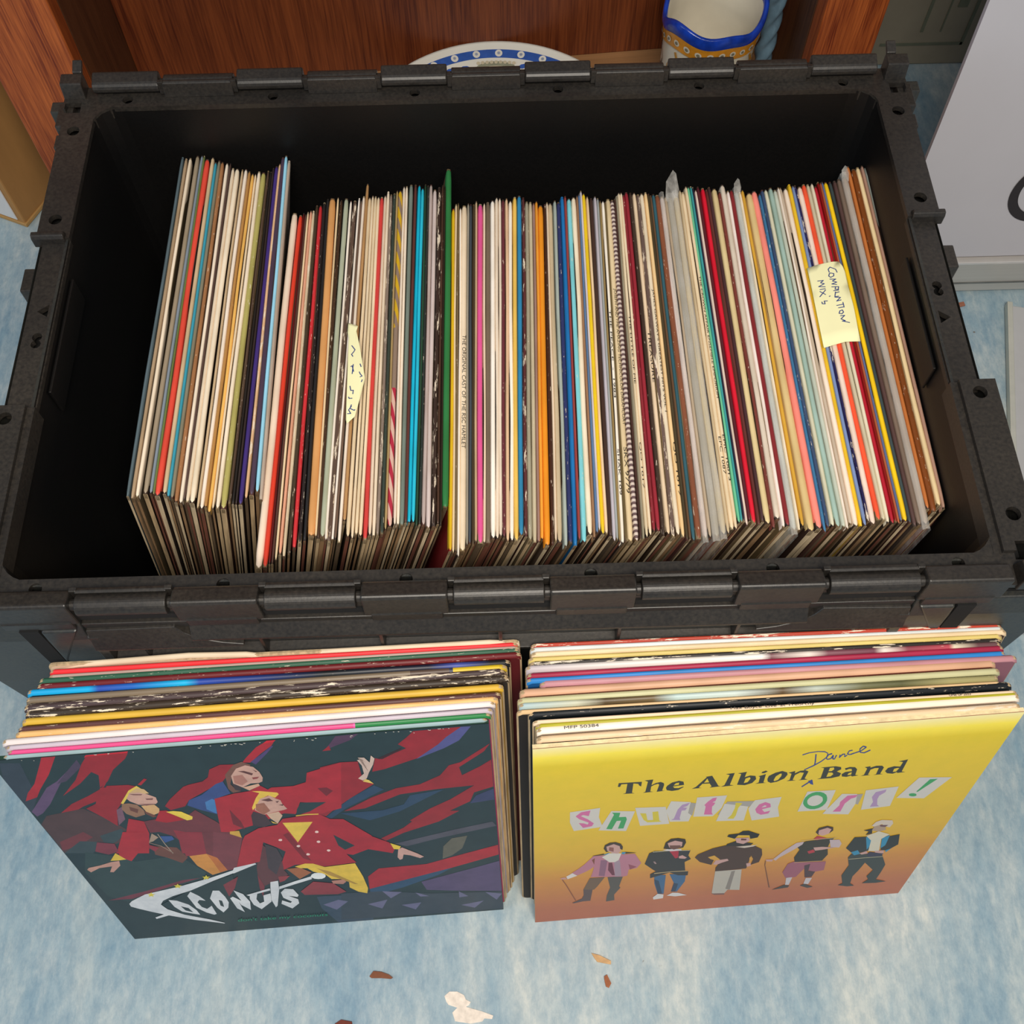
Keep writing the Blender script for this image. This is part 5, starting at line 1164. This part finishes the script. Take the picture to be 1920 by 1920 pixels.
# ------------------------------------------------------------------ cabinet behind, with platter, pot and twisted glass
WD = wood_mat('mahogany_panel', '4a1c0c', '82421f'); WS = wood_mat('mahogany_stile', '6a2408', 'c0652c', 1.4); WI = wood_mat('cabinet_side', '3a2014', '6a4226')
cab = empty('display_cabinet', (.17, .862, 0), math.radians(4.5), label='red brown wooden display cabinet standing behind the black crate', cat='cabinet')
def cb(name, b, mt, **k):
    o = b.obj(name, mt, cab, bevel=.0015, **k); o.matrix_parent_inverse = Matrix.Translation((-.17, -.845, 0)); return o
cb('back_panel', MB().box(-.421, .334, .845, .860, .05, 1.3), WD)
cb('bottom_shelf', MB().box(-.421, .334, .560, .860, .03, .05), plain('pale_shelf', '9a7048', .6, .15, 30, stretch=(.3, 6, 1)))
cb('side_panel', MB().box(-.436, -.421, .69, .86, 0, 1.3), WI); cb('side_panel', MB().box(.334, .349, .69, .86, 0, 1.3), WI)
cb('stile', MB().box(-.500, -.421, .665, .69, 0, 1.3), WS); cb('stile', MB().box(.334, .400, .665, .69, 0, 1.3), WS)
# platter
pl = empty('platter', (.008, .688, .0515), label='large white oval-edged platter with blue ring and leaf pattern, behind the crate', cat='plate')
CH = plain('white_china', 'd8d4c8', .2, .03, 20); CB = plain('blue_glaze', '2c54a0', .25, .15, 80); CG = plain('grey_green_glaze', '8a8a74', .3, .15, 80); CC = plain('beige_glaze', 'c0b498', .3, .08)
b = MB(); b.lathe([(0, .004), (.095, .004), (.105, .010), (.150, .024), (.1585, .0285), (.1605, .0300), (.1605, .0275), (.150, .019), (.104, .004), (.095, 0), (0, 0)], 96); b.obj('china', CH, pl, smooth=True)
zr = lambda r: .010 + (r-.105)*.3111 + .0005
b = MB()
n = 120
for k in range(n):
    a, c2 = 2*math.pi*k/n, 2*math.pi*(k+1)/n
    for (r0, r1) in ((.1415, .1520),):
        b.add([(r0*math.cos(a), r0*math.sin(a), zr(r0)), (r1*math.cos(a), r1*math.sin(a), zr(r1)), (r1*math.cos(c2), r1*math.sin(c2), zr(r1)), (r0*math.cos(c2), r0*math.sin(c2), zr(r0))], [(0, 1, 2, 3)])
b.obj('blue_ring', CB, pl)
def disc_on_rim(b, r, a, rad, dz, n=14, sq=1):
    vs = []
    for k in range(n):
        g = 2*math.pi*k/n; u = rad*math.cos(g); v = rad*sq*math.sin(g); rr = r + u
        x = rr*math.cos(a) - v*math.sin(a); y = rr*math.sin(a) + v*math.cos(a); vs.append((x, y, zr(rr) + dz))
    b.add(vs, [tuple(range(n))])
b = MB()
for k in range(34): disc_on_rim(b, .1468, 2*math.pi*k/34 + .05, .0045, .0004)
b.obj('white_roundel', CH, pl); b = MB()
for k in range(34): disc_on_rim(b, .1468, 2*math.pi*k/34 + .05, .0019, .0007, 8)
b.obj('roundel_centre', plain('grey_blue', '8a93a8', .3), pl)
b = MB()
for k in range(9):                                                # leaf sprigs
    a0 = 2*math.pi*k/9 + math.pi/2 + math.pi/9*1
    for da, rr, rot in ((-.16, .127, .5), (-.08, .132, .1), (0, .126, -.2), (.08, .133, -.4), (.16, .127, -.8), (-.2, .113, .9), (.2, .113, -1)):
        a = a0 + da; pts = []
        for u, v in ((-.0075, 0), (-.003, .0026), (.002, .0028), (.0085, 0), (.002, -.0028), (-.003, -.0026)):
            x = u*math.cos(rot) - v*math.sin(rot); y = u*math.sin(rot) + v*math.cos(rot); r2 = rr + y
            pts.append((r2*math.cos(a) - x*math.sin(a), r2*math.sin(a) + x*math.cos(a), zr(max(.105, r2)) + .0003))
        b.add(pts, [(0, 1, 2, 3, 4, 5)])
b.obj('blue_leaves', CB, pl)
b = MB()
for k in range(3): disc_on_rim(b, .1245, math.pi/2 - .02 + 2*math.pi*k/3, .0120, .0006, 20, 2.2)
b.obj('cartouche', CG, pl); b = MB()
for k in range(3): disc_on_rim(b, .1215, math.pi/2 - .02 + 2*math.pi*k/3, .0090, .0009, 20, 2.4)
b.obj('cartouche_centre', CC, pl)
b = MB()
for k in range(9): disc_on_rim(b, .1350, math.pi/2 - .02 + (k-4)*.040, .0022, .0010, 8)
b.obj('cartouche_scroll', CC, pl)
# painted pot
pot = empty('painted_pot', (.2445, .747, .05), label='white pottery pot with wavy blue rim and orange band, behind the crate', cat='pot')
PW = plain('cream_pottery', 'd0c8b4', .25, .05, 30); PB = plain('cobalt_glaze', '16389a', .2, .45, 60); PO = plain('orange_band', 'c88420', .35, .2, 90)
fr = lambda t, z: 1 + .045*math.cos(3*t + .5) * min(1, max(0, z)/.15)
fz = lambda t, z: (.006*math.cos(3*t + .2) + .004*math.cos(5*t)) * (min(1, max(0, z)/.15))**3
b = MB(); b.lathe([(0, 0), (.044, 0), (.0475, .01), (.049, .06), (.051, .12), (.0535, .147), (.0515, .149), (.0495, .146), (.0475, .12), (.046, .01), (0, .006)], 72, fr=fr, fz=fz); b.obj('body', PW, pot, smooth=True)
b = MB(); b.lathe([(.0540, .139), (.0556, .145), (.0550, .1515), (.0525, .1535), (.0500, .1505), (.0498, .145)], 72, fr=fr, fz=fz); b.obj('blue_rim', PB, pot, smooth=True)
b = MB(); b.lathe([(.0524, .1225), (.0538, .1385)], 72, fr=fr, fz=fz); b.obj('orange_band', PO, pot, smooth=True)
def on_pot(t, z, off): r = (.049 + (z-.06)*.045 if z > .06 else .0485) ; r = .0512 + (z-.12)*.0889 if z > .12 else .049 + (z-.06)*.0333; r = r*fr(t, z) + off; return (r*math.cos(t), r*math.sin(t), z + fz(t, z))
def pot_disc(b, t0, z0, rad, off, n=12):
    b.add([on_pot(t0 + rad*math.cos(2*math.pi*k/n)/.052, z0 + rad*math.sin(2*math.pi*k/n), off) for k in range(n)], [tuple(range(n))])
b1, b2 = MB(), MB()
for k in range(26): pot_disc(b1, 2*math.pi*k/26, .1305, .0036, .0016); pot_disc(b2, 2*math.pi*k/26, .1305, .0019, .0020)
b1.obj('band_roundel', PW, pot); b2.obj('band_dot', plain('grey_dot', '77705c', .4), pot)
def pot_curve(pts, wd, mt, name):
    b = MB()
    for (t0, z0), (t1, z1) in zip(pts, pts[1:]):
        dx, dz = (t1-t0)*.052, z1-z0; l = math.hypot(dx, dz) or 1; nx, nz = -dz/l*wd/.052, dx/l*wd
        b.add([on_pot(t0+nx, z0+nz, .0008), on_pot(t1+nx, z1+nz, .0008), on_pot(t1-nx, z1-nz, .0008), on_pot(t0-nx, z0-nz, .0008)], [(0, 1, 2, 3)])
    b.obj(name, mt, pot)
OC = plain('ochre_scroll', 'b07c24', .4); IN = plain('dark_scroll', '3c3a3c', .4)
for a0, sg in ((-2.35, 1), (-1.35, -1), (-.55, 1), (-3.3, -1)):
    sp = [(a0 + sg*(.06 + .045*k)*math.cos(k*.55), .098 + (.004 + .0016*k)*math.sin(k*.55)) for k in range(12)]
    pot_curve(sp, .0011, OC if sg > 0 else IN, 'painted_scroll')
    pot_curve([(a0 - sg*.1, .118), (a0 - sg*.02, .108), (a0 + sg*.12, .111), (a0 + sg*.3, .104), (a0 + sg*.42, .090)], .0016, OC, 'painted_scroll')
# twisted blue glass stem
tg = MB(); n = 18; kz = 60
for j in range(kz+1):
    z = .06 + j*.30/kz
    for i in range(n):
        t = 2*math.pi*i/n; r = .0095 + .0022*math.cos(3*(t - z*75)); tg.v.append((r*math.cos(t), r*math.sin(t), z - .05))
for j in range(kz):
    for i in range(n): tg.f.append((j*n+i, j*n+(i+1) % n, (j+1)*n+(i+1) % n, (j+1)*n+i)); tg.m.append(0)
tw = empty('glass_candlestick', (.318, .772, .05), label='blue grey twisted glass stem beside the painted pot in the cabinet', cat='candlestick')
GL = plain('blue_grey_glass', '5f7888', .15, .2, 60); tg.obj('twisted_stem', GL, tw, smooth=True)
MB().lathe([(0, 0), (.022, 0), (.022, .004), (.010, .010), (.008, .014), (0, .014)], 24).obj('foot', GL, tw, smooth=True)
MB().lathe([(0, .306), (.010, .306), (.016, .322), (.013, .322), (.008, .310), (0, .310)], 24).obj('cup', GL, tw, smooth=True)

# ------------------------------------------------------------------ cardboard box at left
bx = empty('cardboard_box', (-.553, .648, 0), math.radians(-25), label='brown cardboard box with a white label on the floor left of the cabinet', cat='box')
CBM = plain('brown_cardboard', 'a87a44', .75, .08, 40, stretch=(1, 1, .3))
MB().box(-.30, 0, 0, .085, .001, .40).obj('carton', CBM, bx, bevel=.002)
MB().box(-.31, .002, -.0015, .087, .001, .006).obj('bottom_fold', plain('card_fold', 'b08850', .7), bx, bevel=.0008)
MB().box(-.20, -.008, -.0016, -.0004, .010, .085).obj('paper_label', plain('white_label', 'd8d4d0', .5, .03), bx)
lb = MB()
for x0, x1, z0, z1 in ((-.075, -.030, .024, .027), (-.033, -.030, .024, .052), (-.075, -.030, .050, .053), (-.058, -.030, .036, .0385)): lb.box(x0, x1, -.0022, -.0012, z0, z1)
lb.obj('label_print', plain('navy_print', '1c2440', .5), bx)

# ------------------------------------------------------------------ right: grey board, white sign, white panel on the floor
gb = empty('grey_board', (.55, .885, 0), label='grey green board with faint printed lines standing behind the white sign', cat='board')
MB().box(-.135, .105, 0, .008, .001, .5).obj('board', plain('grey_green_card', '928a78', .6, .06, 30), gb, bevel=.001)
lm = plain('faint_line', '6c705e', .6)
for x0, x1, z0, z1 in ((-.05, .055, .030, .034), (.052, .056, .03, .5), (-.125, -.09, .055, .058), (-.005, -.001, .05, .14), (.020, .022, .05, .15), (-.04, -.005, .12, .123), (.03, .042, .085, .095), (-.11, -.07, .10, .103), (-.07, -.066, .06, .30), (.02, .05, .15, .153)):
    MB().box(x0, x1, -.0008, .0002, z0, z1).obj('printed_line', lm, gb)
MB().box(.105, .115, -.004, .012, .001, .5).obj('edge_shade_strip', plain('painted_edge_shade', '3a3630', .5), gb, bevel=.001)  # dark strip: the board's shadowed edge painted as colour
MB().box(.115, .40, 0, .008, .001, .5).obj('side_board', plain('olive_card', '5a5a48', .6), gb, bevel=.001)
sg = empty('white_sign', (.43, .512, 0), label='white display sign with aluminium bottom bar and black letter, right of crate', cat='sign')
AL = plain('aluminium', 'b4b2ac', .4, .05, 40, stretch=(.1, 1, 8), metal=.15)
o = MB(); o.add([(.0, .004, .060), (.62, .004, .060), (.62, .004, .75), (-.030, .004, .75), (.0, .009, .060), (.62, .009, .060), (.62, .009, .75), (-.030, .009, .75)], [(0, 1, 2, 3), (7, 6, 5, 4), (0, 4, 5, 1), (1, 5, 6, 2), (2, 6, 7, 3), (3, 7, 4, 0)])
o.obj('panel', plain('white_laminate', 'c4c0c4', .35, .02, 10), sg)
MB().box(0, .62, 0, .016, .050, .054).obj('frame_lip', plain('bright_aluminium', 'd4d0cc', .3, .03, metal=.3), sg, bevel=.0006)
MB().box(0, .62, .001, .018, .004, .050).obj('bottom_bar', AL, sg, bevel=.001)
MB().box(0, .62, .0, .019, .018, .020).obj('bar_groove', plain('bar_line', '7c7c78', .4, metal=.5), sg)
b = MB(); cx, cz = .135, .160; n = 40
for k in range(n):
    a, c2 = math.radians(60 + 240*k/n), math.radians(60 + 240*(k+1)/n)
    pt = lambda r, g: (cx + r*.85*math.cos(g), .0032, cz + r*math.sin(g))
    b.add([pt(.046, a), pt(.046, c2), pt(.035, c2), pt(.035, a)], [(0, 1, 2, 3)])
b.obj('printed_letter', plain('black_print', '1c1418', .4), sg, label='black printed letter C')
MB().box(.1035, .150, .003, .0036, .232, .246).obj('printed_mark', plain('crimson_print', 'a01838', .4), sg, label='dark red printed mark')
fp = empty('floor_panel', (.578, .493, 0), math.radians(-12.5), label='white panel with pale metal edging lying on the floor below the sign', cat='panel')
MB().box(.006, .40, -.40, -.004, .001, .008).obj('panel', plain('white_board', 'b4b4b4', .4, .03), fp, bevel=.001)
MB().box(0, .006, -.40, 0, .001, .010).obj('edging', plain('pale_metal', 'c8c8bc', .35, .05, metal=.3), fp, bevel=.001)

# ------------------------------------------------------------------ scraps on the floor
CATS = {'white_patch': 'patch', 'leaf_scrap': 'scrap', 'splinter': 'splinter', 'crumb': 'crumb'}
for lab, nm, hx, pts in SCRAPS:
    th = .0004 if nm == 'white_patch' else .0016
    flat(pts, th + .0001, th, nm, plain(nm + '_stuff', hx, .8, .15, 200), label=lab, cat=CATS[nm])
